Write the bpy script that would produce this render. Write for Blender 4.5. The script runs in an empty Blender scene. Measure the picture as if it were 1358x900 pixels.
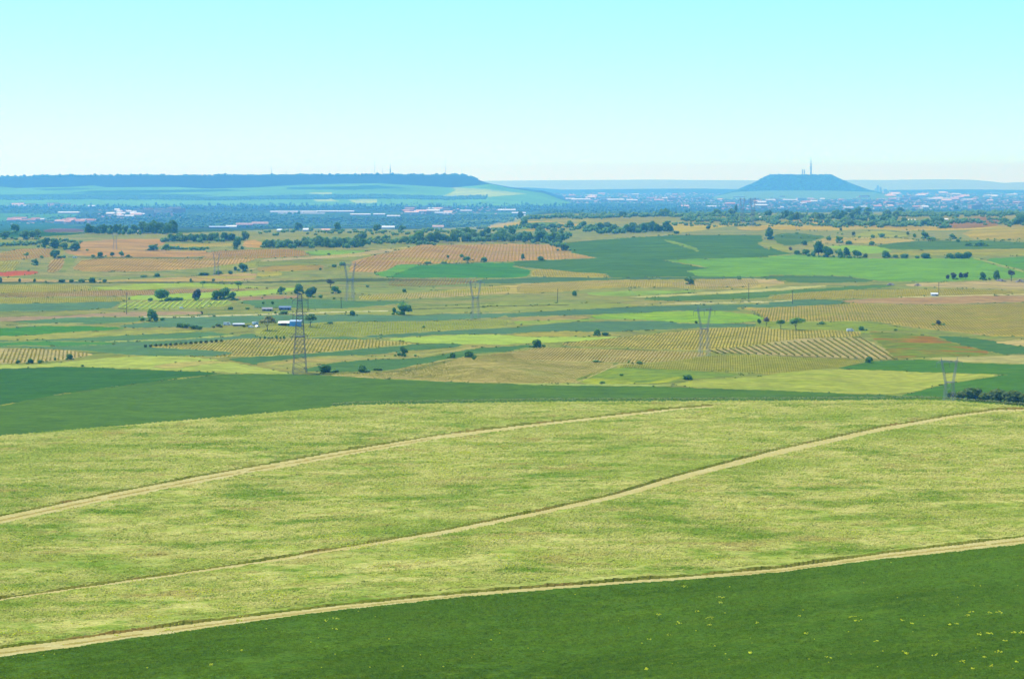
import bpy, math, random
import numpy as np
from mathutils import Vector
C = bpy.context.scene
COL = C.collection
rng = np.random.default_rng(7)
random.seed(7)
F = 679/math.tan(math.radians(15))      # focal length in photo pixels
CZ = 105.0                              # camera height above the plain's datum
VH = 240.0                              # horizon row

# ---------------------------------------------------------------- light, sky, camera
EL, AZ = 62, -55
w = bpy.data.worlds.new("World"); C.world = w; w.use_nodes = True
nt = w.node_tree; bg = nt.nodes['Background']
sky = nt.nodes.new('ShaderNodeTexSky'); sky.sky_type = 'NISHITA'; sky.sun_disc = False
sky.sun_elevation = math.radians(EL); sky.sun_rotation = math.radians(AZ)
sky.air_density = 1; sky.dust_density = .1; sky.ozone_density = 1; sky.altitude = 800
tint = nt.nodes.new('ShaderNodeMix'); tint.data_type = 'RGBA'; tint.blend_type = 'MULTIPLY'
tint.inputs[0].default_value = 1; tint.inputs[7].default_value = (.53, 1.0, 1.25, 1)
nt.links.new(sky.outputs[0], tint.inputs[6]); nt.links.new(tint.outputs[2], bg.inputs[0])
bg.inputs[1].default_value = 0.15
sl = bpy.data.lights.new('sun', 'SUN'); sl.energy = 4.2; sl.angle = math.radians(.5); sl.color = (1, .955, .87)
so = bpy.data.objects.new('sun', sl); COL.objects.link(so)
a_, e_ = math.radians(AZ), math.radians(EL)
sdir = Vector((math.sin(a_)*math.cos(e_), math.cos(a_)*math.cos(e_), math.sin(e_)))
so.rotation_euler = sdir.to_track_quat('Z', 'Y').to_euler()
cam = bpy.data.cameras.new('camera'); cam.sensor_width = 36
cam.lens = 36/(2*math.tan(math.radians(15))); cam.shift_y = -(450-VH)/1358
cam.clip_start = 1; cam.clip_end = 200000
co = bpy.data.objects.new('camera', cam); co.location = (0, 0, CZ)
co.rotation_euler = (math.pi/2, 0, 0); COL.objects.link(co); C.camera = co
C.view_settings.view_transform = 'Standard'; C.view_settings.look = 'None'
C.view_settings.exposure = .35; C.view_settings.gamma = 1; C.view_settings.use_curve_mapping = False
C.cycles.max_bounces = 4; C.cycles.diffuse_bounces = 2; C.cycles.volume_bounces = 2
C.cycles.use_denoising = True

# ---------------------------------------------------------------- colour helpers
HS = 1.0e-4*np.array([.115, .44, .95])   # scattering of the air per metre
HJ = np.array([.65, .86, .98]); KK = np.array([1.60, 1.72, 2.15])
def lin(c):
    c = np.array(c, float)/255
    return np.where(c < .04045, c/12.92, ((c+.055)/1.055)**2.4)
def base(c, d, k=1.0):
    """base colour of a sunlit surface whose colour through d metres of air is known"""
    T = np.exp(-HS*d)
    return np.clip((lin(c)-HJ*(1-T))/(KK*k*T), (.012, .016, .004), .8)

# ---------------------------------------------------------------- terrain
VCX = [-400, 0, 200, 330, 465, 700, 1100, 1220, 1256, 1358, 1700]
VCY = [596, 578, 561, 550, 537, 533, 531, 530, 531, 539, 556]
def vc(u): return np.interp(u, VCX, VCY)
def sst(a, b, x):
    t = np.clip((x-a)/(b-a), 0, 1); return t*t*(3-2*t)
def Hfar(u, v):
    u = np.asarray(u, float); v = np.asarray(v, float)
    Hm = 80 - 3*np.sin(u/230.+.6) + 2*np.sin(u/90.)
    h = Hm + (103-Hm)*sst(292, 385, v)
    q = sst(640, 730, u); a, b = 299-22*q, 310-24*q
    t = np.clip((v-a)/(b-a), 0, 1)
    h = 160 + (h-160)*t*t*(3-2*t)      # the river valley lies lower than the hills
    n = sst(296, 330, v)*(1-sst(500, 530, v))
    return h + n*(1.0*np.sin(u/61.+v/37.) + .8*np.sin(u/33.-v/17.+1))
def Hnear(u, v):
    c = vc(u); t = (v-c)/(900-c)
    return 62 - 7*t + .5*np.sin(u/130.+v/60.)*np.clip(t*5, 0, 1)
def dist(u, v, near=None):
    u = np.asarray(u, float); v = np.asarray(v, float)
    if near is None: near = v > vc(u)
    return np.where(near, Hnear(u, v), Hfar(u, v))*F/(np.maximum(v, 241)-VH)
def P(u, v, d=None):
    """point of the ground that the camera direction (u, v) meets"""
    if d is None: d = dist(u, v)
    return np.stack([(np.asarray(u)-679)/F*d, d, CZ-(np.asarray(v)-VH)/F*d], -1)
def pt(u, v): return Vector([float(q) for q in P(float(u), float(v))])
def inv(x, y):
    u = 679+F*x/y; lo = np.full_like(u, 252.); hi = vc(u)
    for _ in range(26):
        m = (lo+hi)/2; g = dist(u, m, False) > y
        lo = np.where(g, m, lo); hi = np.where(g, hi, m)
    return u, (lo+hi)/2

def inpoly(u, v, poly):
    p = np.array(poly, float); r = np.zeros(u.shape, bool)
    b = (v >= p[:, 1].min()) & (v <= p[:, 1].max()) & (u >= p[:, 0].min()) & (u <= p[:, 0].max())
    uu, vv = u[b], v[b]; q = np.zeros(uu.shape, bool)
    for (x1, y1), (x2, y2) in zip(p, np.roll(p, -1, 0)):
        if y1 == y2: continue
        c = (y1 > vv) != (y2 > vv)
        q ^= c & (uu < (x2-x1)*(vv-y1)/(y2-y1)+x1)
    r[b] = q; return r
def smooth(poly, n=1):
    p = np.array(poly, float)
    for _ in range(n):
        q = np.roll(p, -1, 0); p = np.stack([p*.8+q*.2, p*.2+q*.8], 1).reshape(-1, 2)
    return p
TL = dict(A=(0, 210), B=(340, 210), C=(680, 210), D=(1018, 200), E=(0, 360), F=(340, 360), G=(680, 360), H=(1018, 360))
def T(s):
    """'A 0,500 100,478 B 30,20' -> world-view points; letters choose the survey sheet"""
    o = []; t = None
    for w_ in s.split():
        if w_ in TL: t = TL[w_]; continue
        if w_ == '*': t = None; continue
        x, y = map(float, w_.split(','))
        o.append((t[0]+x/3.994, t[1]+y/3.994) if t else (x, y))
    return o

# ---------------------------------------------------------------- materials
def nodes(name, rough=.95, spec=.04):
    m = bpy.data.materials.new(name); m.use_nodes = True; n = m.node_tree
    b = n.nodes['Principled BSDF']; b.inputs['Roughness'].default_value = rough
    b.inputs['Specular IOR Level'].default_value = spec
    return m, n, b
def mixc(n, f, a, b, bt='MIX'):
    x = n.nodes.new('ShaderNodeMix'); x.data_type = 'RGBA'; x.blend_type = bt
    for i, s in ((0, f), (6, a), (7, b)):
        if hasattr(s, 'is_linked'): n.links.new(s, x.inputs[i])
        elif i == 0: x.inputs[0].default_value = s
        else: x.inputs[i].default_value = (*[float(q) for q in s], 1)
    return x.outputs[2]
def noise(n, scale, stretch=1, ang=0, detail=3, lo=.35, hi=.65, rough=.55):
    g = n.nodes.new('ShaderNodeNewGeometry'); mp = n.nodes.new('ShaderNodeMapping')
    mp.vector_type = 'POINT'; mp.inputs['Rotation'].default_value = (0, 0, -ang)
    n.links.new(g.outputs['Position'], mp.inputs[0])
    m2 = n.nodes.new('ShaderNodeMapping'); m2.inputs['Scale'].default_value = (1/(scale*stretch), 1/scale, 1/scale)
    n.links.new(mp.outputs[0], m2.inputs[0])
    t = n.nodes.new('ShaderNodeTexNoise'); t.inputs['Scale'].default_value = 1
    t.inputs['Detail'].default_value = detail; t.inputs['Roughness'].default_value = rough
    n.links.new(m2.outputs[0], t.inputs[0])
    r = n.nodes.new('ShaderNodeMapRange'); r.inputs[1].default_value = lo; r.inputs[2].default_value = hi
    n.links.new(t.outputs[0], r.inputs[0]); return r.outputs[0]
def fieldmat(name, c, d, var=.12, c2=None, c3=None, L=40, grain=3., gv=.16, ang=0, st=2, t2=(.4, .65), t3=(.55, .7)):
    m, n, b = nodes(name)
    if d < 4500:
        warm = lambda q: np.array(q)*(np.array((.96, .98, 1.1)) if q[0]-q[1] > 25 and q[1] > 140 else 1)
        f_ = lambda q: None if q is None else warm(q)*.8*np.array((.98, 1.0, .98))+.19*np.mean(q)
        c, c2, c3 = f_(c), f_(c2), f_(c3)
    B = base(c, d)
    B2 = base(c2, d) if c2 is not None else B*np.array([1-var*1.2, 1-var*.7, 1-var])
    col = mixc(n, noise(n, L, st, ang, 4, *t2), B, B2)
    if c3 is not None: col = mixc(n, noise(n, L*.6, st, ang, 5, *t3), col, base(c3, d))
    g = noise(n, grain, 1.5, ang, 2, .3, .7)
    gl = mixc(n, g, (1-gv,)*3, (1+gv,)*3)
    col = mixc(n, 1.0, col, gl, 'MULTIPLY')
    n.links.new(col, b.inputs['Base Color'])
    bp = n.nodes.new('ShaderNodeBump'); bp.inputs['Strength'].default_value = .35; bp.inputs['Distance'].default_value = grain*.25
    n.links.new(g, bp.inputs['Height']); n.links.new(bp.outputs[0], b.inputs['Normal'])
    return m
def plainmat(name, c, rough=.8, var=.15, scale=1., spec=.3, metal=0):
    m, n, b = nodes(name, rough, spec); c = np.array(c)
    n.links.new(mixc(n, noise(n, scale, 1, 0, 3), c*(1-var), np.minimum(c*(1+var), .85)), b.inputs['Base Color'])
    b.inputs['Metallic'].default_value = metal
    return m
def leafmat(name, c, c2):
    m, n, b = nodes(name, .75, .2)
    oi = n.nodes.new('ShaderNodeObjectInfo')
    c, c2 = np.array(c), np.array(c2)
    col = mixc(n, noise(n, 1.6, 1, 0, 3, .3, .7), c, c2)
    rv = mixc(n, oi.outputs['Random'], (.85, .9, .85), (1.35, 1.3, 1.15))
    fc = mixc(n, 1.0, col, rv, 'MULTIPLY'); n.links.new(fc, b.inputs['Base Color'])
    tr = n.nodes.new('ShaderNodeBsdfTranslucent'); n.links.new(mixc(n, 1.0, fc, (1.25, 1.3, .7), 'MULTIPLY'), tr.inputs['Color'])
    ms = n.nodes.new('ShaderNodeMixShader'); ms.inputs[0].default_value = .38
    n.links.new(b.outputs[0], ms.inputs[1]); n.links.new(tr.outputs[0], ms.inputs[2])
    n.links.new(ms.outputs[0], n.nodes['Material Output'].inputs['Surface'])
    return m

# ---------------------------------------------------------------- mesh helpers
def mesh_np(name, V, Fc, mats, parent=None, smooth_=False, midx=None):
    """V (n,3), Fc (m,k) -> linked object"""
    V = np.asarray(V, np.float32); Fc = np.asarray(Fc, np.int32); k = Fc.shape[1]
    me = bpy.data.meshes.new(name)
    me.vertices.add(len(V)); me.vertices.foreach_set('co', V.ravel())
    me.loops.add(Fc.size); me.loops.foreach_set('vertex_index', Fc.ravel())
    me.polygons.add(len(Fc)); me.polygons.foreach_set('loop_start', np.arange(0, Fc.size, k, dtype=np.int32))
    if smooth_: me.polygons.foreach_set('use_smooth', np.ones(len(Fc), bool))
    for m in (mats if isinstance(mats, (list, tuple)) else [mats]): me.materials.append(m)
    if midx is not None: me.polygons.foreach_set('material_index', np.asarray(midx, np.int32))
    me.update(calc_edges=True)
    o = bpy.data.objects.new(name, me); COL.objects.link(o)
    if parent: o.parent = parent
    return o
def tag(o, label=None, cat=None, group=None, kind=None):
    for k, v_ in (('label', label), ('category', cat), ('group', group), ('kind', kind)):
        if v_: o[k] = v_
    return o
def empty(name, loc, rz=0, label=None, cat=None, group=None):
    o = bpy.data.objects.new(name, None); COL.objects.link(o); o.location = loc
    o.rotation_euler = (0, 0, rz); o.empty_display_size = .5
    return tag(o, label, cat, group)
def copy_tree(o, parent=None):
    c = o.copy(); COL.objects.link(c)
    if parent: c.parent = parent
    for ch in [x for x in o.children]: copy_tree(ch, c)
    return c
class MB:
    """collects boxes, bars and tubes for one mesh"""
    def __init__(s): s.v, s.f, s.m = [], [], []
    def add(s, vs, fs, mi=0):
        n = len(s.v); s.v += [tuple(q) for q in vs]; s.f += [tuple(i+n for i in q) for q in fs]; s.m += [mi]*len(fs)
        return s
    def box(s, x0, x1, y0, y1, z0, z1, mi=0):
        vs = [(x0, y0, z0), (x1, y0, z0), (x1, y1, z0), (x0, y1, z0), (x0, y0, z1), (x1, y0, z1), (x1, y1, z1), (x0, y1, z1)]
        return s.add(vs, [(0, 3, 2, 1), (4, 5, 6, 7), (0, 1, 5, 4), (1, 2, 6, 5), (2, 3, 7, 6), (3, 0, 4, 7)], mi)
    def bar(s, a, b, r, r2=None, n=4, mi=0):
        a, b = Vector(a), Vector(b); d = (b-a).normalized(); r2 = r if r2 is None else r2
        x = d.orthogonal().normalized(); y = d.cross(x); vs = []
        for p, q in ((a, r), (b, r2)):
            for i in range(n):
                t = 2*math.pi*i/n+.785; vs.append(p+x*q*math.cos(t)+y*q*math.sin(t))
        fs = [(i, (i+1) % n, n+(i+1) % n, n+i) for i in range(n)]+[tuple(range(n-1, -1, -1)), tuple(range(n, 2*n))]
        return s.add(vs, fs, mi)
    def build(s, name, mats, parent=None):
        me = bpy.data.meshes.new(name); me.from_pydata(s.v, [], s.f)
        for m in (mats if isinstance(mats, (list, tuple)) else [mats]): me.materials.append(m)
        me.polygons.foreach_set('material_index', s.m)
        o = bpy.data.objects.new(name, me); COL.objects.link(o)
        if parent: o.parent = parent
        return o
def scatter(tv, tf, pos, sc, rot):
    """N copies of a template (tv, tf) as one vertex/face array"""
    N = len(pos); c, s = np.cos(rot)[:, None], np.sin(rot)[:, None]
    q = tv[None]*sc[:, None, :] if sc.ndim == 2 else tv[None]*sc[:, None, None]
    x = q[..., 0]*c-q[..., 1]*s; y = q[..., 0]*s+q[..., 1]*c
    V = np.stack([x, y, q[..., 2]], -1)+pos[:, None, :]
    Fc = tf[None]+(np.arange(N)*len(tv))[:, None, None]
    return V.reshape(-1, 3), Fc.reshape(-1, tf.shape[1])
OCT = np.array([(1, 0, .45), (0, 1, .5), (-1, 0, .4), (0, -1, .5), (.1, 0, 1), (0, .1, -.05)], float)*(.5, .5, 1)
OCTF = np.array([(0, 1, 4), (1, 2, 4), (2, 3, 4), (3, 0, 4), (1, 0, 5), (2, 1, 5), (3, 2, 5), (0, 3, 5)])
def ico(sub=1):
    import bmesh
    bm = bmesh.new(); bmesh.ops.create_icosphere(bm, subdivisions=sub, radius=1)
    v = np.array([x.co[:] for x in bm.verts]); f = np.array([[q.index for q in x.verts] for x in bm.faces]); bm.free()
    return v, f
# ---------------------------------------------------------------- fields: name, outline, colour, options
# every entry is one piece of land; later ones lie over earlier ones
FI = []
def fld(name, s, c, **k):
    FI.append((name, smooth(T(s), k.pop('sm', 1)), c, k))
U0, U1 = -1400, 2800
fld('meadow', f'{U0},250 {U1},250 {U1},600 {U0},600', (138, 162, 108), c2=(172, 168, 116), c3=(112, 148, 108), L=60, sm=0, dm=1500, st=5)
# far plain, seen through the air
fld('far_plain', f'{U0},249 {U1},249 {U1},280.5 1180,281 960,283 730,283.5 690,287 640,300 560,304 400,303 230,309 0,309 {U0},309', (92, 166, 196), c2=(84, 156, 190), c3=(116, 188, 196), L=400, sm=0, dm=10000)
fld('grass_field', '-200,283 95,283 110,287 60,293 -200,294', (104, 180, 186), L=150)
fld('wheat_field', '-200,296 0,294 60,293 112,303 110,311 0,316 -200,318', (72, 146, 146), L=90)
fld('ploughed_field', '58,305 75,302.5 112,303.5 111,308 60,308', (122, 132, 178), L=60)
fld('stubble_field', '575,258 600,255 690,257 760,262 700,263 600,264', (160, 208, 200), L=120)
fld('stubble_field', '340,266 380,264.5 450,267 400,270', (140, 200, 200), L=120)
fld('meadow', 'A 0,430 330,430 400,470 300,500 0,500 * -200,330 -200,315', (128, 158, 104), c2=(160, 176, 110), L=50)
# upper hills, left
fld('ploughed_field', 'A 380,440 700,425 860,425 870,450 800,480 1000,490 1110,490 1080,525 420,520 330,490 430,480', (212, 160, 118), c2=(202, 168, 124), L=90, st=5)
fld('stubble_field', 'A 870,452 1240,445 1240,465 880,475', (202, 180, 124))
fld('ploughed_field', 'A 1280,470 1290,440 1330,430 1358,430 1400,460 1390,475', (218, 170, 120))
fld('vineyard_soil', '-200,345 A -10,500 100,478 240,475 330,490 300,520 200,530 0,545 * -200,350', (206, 166, 114), L=30)
fld('vineyard_soil', '-200,352 A 0,545 130,540 60,600 0,612 * -200,364', (192, 184, 112), L=30)
fld('poppy_field', '-60,360 A 0,602 100,590 210,600 180,615 30,625 0,622 * -60,366', (216, 112, 92), c2=(196, 150, 100), L=16, t2=(.5, .7))
fld('vineyard_soil', 'A 260,540 340,525 340,560 300,605 240,605', (208, 172, 116), L=30)
fld('meadow', 'A 345,520 410,520 350,600 310,605', (128, 162, 116))
fld('vineyard_soil', 'A 430,525 1080,530 1358,502 1358,545 1100,580 750,600 370,600', (210, 168, 114), c2=(222, 178, 118), L=40)
fld('vineyard_soil', 'A 1110,490 1358,480 B 240,480 285,518 -60,532 -360,540 -280,525', (206, 162, 118), L=40)
fld('meadow', 'A 1100,575 1358,548 B 100,540 0,570 0,575 A 1200,585', (150, 170, 112))
fld('stubble_field', f'{U0},362 A 0,628 330,648 700,640 1000,625 1358,600 1358,650 640,656 0,656 * {U0},374', (204, 180, 118), c2=(206, 166, 128), L=60, st=6)
# upper hills, centre
fld('stubble_field', 'B 60,532 300,520 600,490 860,460 880,458 700,500 500,522 0,547', (212, 186, 138))
fld('wheat_field', 'B 250,490 420,486 600,485 560,499 300,517', (140, 194, 86), sm=1)
fld('meadow', 'B 0,547 500,522 680,502 520,545 380,562 0,572', (140, 164, 112))
fld('ploughed_field', 'B 0,572 380,562 350,592 0,602', (182, 160, 114))
fld('meadow', 'B 370,570 480,560 490,590 360,598', (118, 152, 110))
fld('vineyard_soil', 'B 0,602 130,598 150,622 0,628', (194, 184, 110))
fld('stubble_field', 'B 1140,372 1358,335 C 340,330 350,362 100,388 0,375 B 1250,380', (206, 184, 130), L=50)
fld('wheat_field', 'B 1230,382 1358,362 C 120,338 262,336 160,366 0,382 B 1340,386', (118, 172, 112))
fld('meadow', 'C 490,330 560,305 820,315 860,335 500,347', (162, 184, 110))
fld('stubble_field', 'C 780,350 1150,336 1260,345 900,396 850,382', (206, 190, 118), c2=(190, 184, 110))
fld('stubble_field', 'C 1190,362 1358,352 D 60,395 0,410 C 1300,385 1200,380', (208, 182, 124))
fld('wheat_field', 'C 270,450 440,430 600,420 860,405 1310,405 1330,430 1310,455 1358,485 D 0,485 60,520 140,545 0,556 C 1358,524 790,537 1030,582 910,597 1000,627 530,632 500,610 290,600 110,580 0,567 0,545 450,527 310,500', (78, 144, 108), c2=(86, 150, 118), c3=(92, 156, 106), L=70, gv=.08, sm=0)
fld('grass_strip', 'C 800,430 850,435 990,485 985,495 900,470', (134, 180, 112), L=30)
fld('vineyard_soil', 'B 480,602 520,542 700,497 880,458 1358,452 C 190,455 300,497 455,527 0,543 B 880,560 740,560 690,595 620,602', (214, 172, 124), c2=(208, 160, 120), L=60, sm=0)
fld('wheat_field', 'B 610,612 690,595 740,560 900,562 1358,548 C 0,570 110,590 80,625 0,633 B 700,630', (110, 186, 92), L=80, gv=.08)
fld('wheat_field', 'B 690,631 870,564 1358,550 C 0,572 108,591 78,625 0,633', (70, 158, 92), c2=(80, 168, 96), L=60, gv=.08, sm=0)
fld('vineyard_soil', 'C 112,590 200,585 340,605 490,610 530,629 90,629', (204, 188, 118), L=30)
# upper hills, right
fld('meadow', '700,288 760,285 1180,283 1700,283 1700,300 1358,303 1180,297 960,298 860,296 760,298', (146, 170, 112), c2=(172, 174, 118), c3=(116, 150, 108), L=60)
fld('stubble_field', 'D -60,400 0,395 560,395 950,400 1358,392 1358,405 900,425 560,412 300,425 0,415', (204, 182, 120), c2=(190, 176, 112), L=60)
fld('stubble_field', 'D 130,360 320,350 330,372 240,392 130,386', (202, 182, 118))
fld('ploughed_field', 'D 850,380 1110,350 1180,345 1250,372 1200,402 960,412', (168, 148, 108), L=50)
fld('stubble_field', 'D 1000,430 1250,398 1358,385 1700,380 1700,470 1100,472', (194, 178, 116), c2=(172, 172, 108), L=80)
fld('wheat_field', 'D 30,445 130,432 320,450 230,480 100,507 50,482', (92, 150, 122), gv=.08)
fld('stubble_field', 'D 220,486 310,460 700,460 785,472 750,492 560,490 300,492', (212, 186, 130), L=50)
fld('meadow', 'D 450,442 560,418 800,440 700,460 460,460', (168, 186, 96))
fld('wheat_field', 'D 290,502 560,500 665,526 560,546 420,532', (152, 202, 110), gv=.08)
fld('wheat_field', 'D 560,500 760,478 1050,473 1358,483 1700,486 1700,532 1358,530 900,522 660,525', (92, 150, 128), L=80, gv=.08)
fld('stubble_field', 'D 540,547 830,525 1358,517 1700,515 1700,556 1358,555 1100,556', (176, 176, 114), L=50)
fld('meadow', 'D -60,480 60,490 140,545 60,530 -10,500', (156, 176, 108))
fld('wheat_field', 'C 790,537 1358,522 D 0,556 150,549 560,570 1080,565 1260,620 1358,635 1700,650 1700,672 1358,672 900,692 600,690 400,662 0,657 C 1358,626 1000,627 910,597 1030,582 960,562', (118, 186, 102), c2=(126, 192, 106), c3=(108, 176, 102), L=90, gv=.07, sm=0)
fld('wheat_field', 'D 1140,572 1358,560 1700,556 1700,650 1358,632 1250,606', (100, 176, 104), L=80, gv=.07)
fld('wheat_field', 'D 0,660 380,660 600,692 200,702 60,682 0,690 C 1300,630', (88, 144, 126), gv=.08)
# middle plain
fld('field_edge', f'{U0},373.5 A 0,654 1358,652 B 500,634 900,640 1000,644 C 0,656 * 680,376 560,372 340,375.5 0,375.5 {U0},376.5', (98, 130, 92), L=30, sm=0)
fld('wheat_field', 'C -190,640 0,635 110,627 530,632 900,625 1358,629 1358,634 800,646 0,662 -190,662', (88, 142, 132), gv=.08)
fld('vineyard_soil', 'E -400,78 0,72 420,66 600,110 400,112 0,138 -400,140', (200, 186, 108), L=50)
fld('meadow', 'E 420,90 700,66 1050,58 1358,75 F 60,80 0,88 E 1060,87 950,82 600,112', (166, 204, 92), L=40)
fld('vineyard_soil', 'E 0,112 400,100 1358,90 F 100,92 0,105 E 1358,102 800,126 0,140', (198, 164, 120), L=40)
fld('vineyard_soil', f'{U0},396 E 0,140 640,134 680,150 600,162 0,172 * {U0},404', (192, 184, 100), L=40)
fld('wheat_field', 'E 660,150 680,130 900,118 1358,100 F 200,82 F 200,105 0,125 E 1358,131 1260,130 900,152', (172, 212, 106), gv=.08)
fld('ploughed_field', 'E 1240,135 1358,128 F 220,124 240,140 0,152 E 1250,152', (192, 154, 120))
fld('wheat_field', f'{U0},404 E 0,172 600,158 645,160 580,200 0,214 * {U0},415', (94, 148, 132), c2=(102, 154, 136), gv=.08)
fld('vineyard_soil', 'E 600,198 650,160 1200,150 1225,165 1190,187 900,202', (152, 186, 112), c2=(178, 186, 110), L=25)
fld('wheat_field', 'E 1220,158 1358,150 F 0,150 200,142 440,152 760,155 825,165 560,191 300,200 230,192 0,192 E 1358,180', (94, 152, 124), gv=.08)
fld('ploughed_field', f'{U0},428 E 0,240 300,235 650,212 1050,208 1085,226 800,236 200,255 0,266 * {U0},428', (198, 164, 126), L=30)
fld('wheat_field', 'E 40,266 420,240 780,240 770,266 440,280 100,272', (100, 156, 124), gv=.08)
fld('wheat_field', 'E 600,287 760,270 850,262 850,245 1358,232 F 480,225 830,235 1120,215 1358,208 G 0,212 F 1358,240 900,262 480,264 400,265 330,280 0,272 E 1180,277 1100,300 930,290 680,302', (94, 148, 130), c2=(100, 156, 132), gv=.08, L=50)
fld('meadow', 'E 0,282 440,270 452,276 100,292', (164, 180, 120))
fld('wheat_field', f'{U0},436 E 0,302 250,286 560,290 700,300 400,320 0,346 * {U0},450', (78, 162, 92), gv=.08)
fld('vineyard_soil', f'{U0},450 E 0,346 400,322 800,310 1050,314 1000,322 600,340 300,358 0,363 * {U0},453', (176, 182, 104), L=30)
fld('wheat_field', f'{U0},453 E 0,366 300,358 700,335 1100,318 1250,330 1358,328 F 500,345 700,352 620,360 0,352 E 1180,366 760,400 980,405 1270,430 1358,440 1110,447 720,447 500,422 300,410 0,402 * {U0},460', (92, 152, 112), c2=(96, 146, 128), gv=.08, L=60)
fld('wheat_field', f'{U0},456 E 0,376 180,366 560,372 640,384 300,395 0,392 * {U0},458', (84, 164, 102), gv=.08)
fld('grass_strip', 'E 560,368 900,356 1280,334 1282,339 900,364 570,374', (176, 196, 118))
fld('vineyard_soil', f'{U0},462 E 0,405 300,412 480,432 480,446 260,476 100,486 0,488 * {U0},482', (214, 190, 130), L=30)
fld('vineyard_soil', '188,459.5 240,456 295,451 340,448 495,450 560,455.5 500,460 390,470 340,472.5 272,474 320,467.5 240,462', (204, 186, 108), c2=(196, 182, 110), L=40)
fld('wheat_field', 'E 1200,462 1358,450 F 200,440 640,402 880,382 1060,380 1110,394 860,415 620,440 430,448 270,452 0,484 E 1358,495 1290,482', (88, 144, 110), gv=.08)
fld('meadow', 'F 30,490 280,455 430,445 640,450 800,440 1040,415 1100,400 1358,390 1358,402 1240,420 1000,430 850,455 560,467 400,482 260,502 200,512 100,512', (170, 178, 106), c2=(188, 172, 112), L=25)
fld('wheat_field', 'F 260,512 400,484 560,466 850,460 1020,435 1150,405 1358,395 G 60,385 170,395 0,415 F 1358,421 1200,430 1050,472 800,517 640,527 270,532', (86, 144, 104), gv=.08)
fld('vineyard_soil', 'F 0,300 400,265 900,265 1358,250 1358,297 1000,312 480,347 0,352', (170, 178, 104), c2=(150, 170, 106), L=30)
fld('meadow', 'F 0,210 400,200 820,192 1358,165 G 620,165 620,185 400,200 0,214 F 1358,210 1120,214 830,234 480,224 0,226', (150, 174, 108), L=25)
fld('stubble_field', 'F 960,215 1160,218 1358,214 1358,221 1000,223', (188, 180, 128))
fld('wheat_field', 'F 480,347 1000,312 1358,297 G 60,290 280,268 760,258 900,275 1280,275 1275,292 900,302 500,320 200,315 0,326 F 1358,330 1080,331 700,352', (90, 142, 124), c2=(94, 150, 126), gv=.08, L=60)
fld('barley_field', 'F 690,357 760,350 1080,332 1358,335 G 0,345 600,345 540,358 300,370 0,383 F 1358,387 900,380 760,366', (184, 214, 104), gv=.08)
fld('vineyard_soil', 'G 0,325 200,315 480,320 600,343 0,344', (192, 180, 104))
fld('ploughed_field', 'G 0,240 380,232 400,250 180,260 0,262', (182, 166, 120))
fld('meadow', 'G 0,262 180,260 400,250 500,252 300,268 40,285', (140, 184, 96))
fld('meadow', 'G 380,230 900,208 1080,208 1358,235 1335,256 1150,276 880,272 760,258 450,252', (134, 194, 84), c2=(156, 200, 90), L=20, st=5)
fld('wheat_field', 'G -60,240 0,215 400,200 620,186 1200,170 1358,172 H 0,164 160,148 360,148 435,165 250,178 0,190 G 1180,190 1210,206 1080,208 900,208 400,228 0,242', (90, 146, 130), c2=(86, 138, 126), gv=.08, L=60)
fld('vineyard_soil', 'G 0,66 450,45 900,40 1358,35 H 120,60 0,78 G 1358,86 1000,96 830,82 400,90 300,108 0,120 F 1358,115 900,142 540,152 540,125 900,110', (202, 186, 110), c2=(212, 184, 128), L=50)
fld('vineyard_soil', 'G 800,68 960,42 1358,38 H 120,62 0,80 G 1100,84', (214, 184, 130), L=40)
fld('meadow', 'F 420,85 800,80 1000,90 800,112 430,120', (136, 166, 120))
fld('grass_field', 'G 380,110 620,100 1000,98 1000,104 620,134 400,124', (150, 190, 112))
fld('stubble_field', 'G 600,134 1358,88 H 300,72 300,80 0,108 G 1358,108 740,138', (210, 204, 142))
fld('wheat_field', 'G 690,138 1358,106 H 560,68 730,75 300,106 0,125 G 1358,142 900,156 700,152', (94, 150, 116), gv=.08)
fld('stubble_field', 'H 740,64 1100,50 1358,45 1900,42 1900,98 1358,96 1250,96 900,86 740,76', (212, 184, 134), L=40)
fld('vineyard_soil', 'H 0,130 300,100 860,90 1358,98 1900,100 1900,118 1358,120 900,131 600,141 0,151', (186, 178, 108), c2=(176, 168, 112), L=40)
fld('grass_strip', 'G 640,176 900,165 1358,156 H 130,152 130,157 0,160 G 1358,164 900,175', (216, 206, 156))
fld('ploughed_field', 'H 380,150 900,132 1358,125 1900,118 1900,166 1358,160 900,175 500,170 430,165', (196, 152, 112), c2=(200, 168, 122), L=50)
fld('vineyard_soil', 'G 1190,190 H 0,192 250,180 450,168 900,178 1358,165 1900,162 1900,345 1358,345 1200,342 900,312 540,262 200,265 0,262 G 1300,215', (202, 180, 106), c2=(198, 172, 112), L=70, sm=0)
fld('meadow', 'G 1280,262 H 0,262 200,268 500,262 820,312 540,312 540,330 250,312 0,305 G 1280,292', (138, 168, 94), c2=(154, 176, 100), L=20)
fld('vineyard_soil', 'G 165,388 600,345 1000,302 1358,290 H 0,306 480,312 500,345 200,355 0,378 G 1358,385 1050,420 660,412', (204, 188, 102), c2=(208, 188, 112), L=50)
fld('vineyard_soil', 'G 1000,425 1050,418 1200,400 1358,382 H 0,375 200,352 500,343 600,400 690,464 500,466 0,442 G 1358,440', (206, 184, 132), L=30)
fld('field_edge', 'G 150,388 660,411 1040,422 1040,426 640,418 150,395', (140, 160, 94))
fld('vineyard_soil', 'G 0,425 160,398 660,416 1040,424 1040,440 900,470 700,488 400,478 0,466 F 1200,440 1358,422', (208, 186, 122), L=50)
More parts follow.
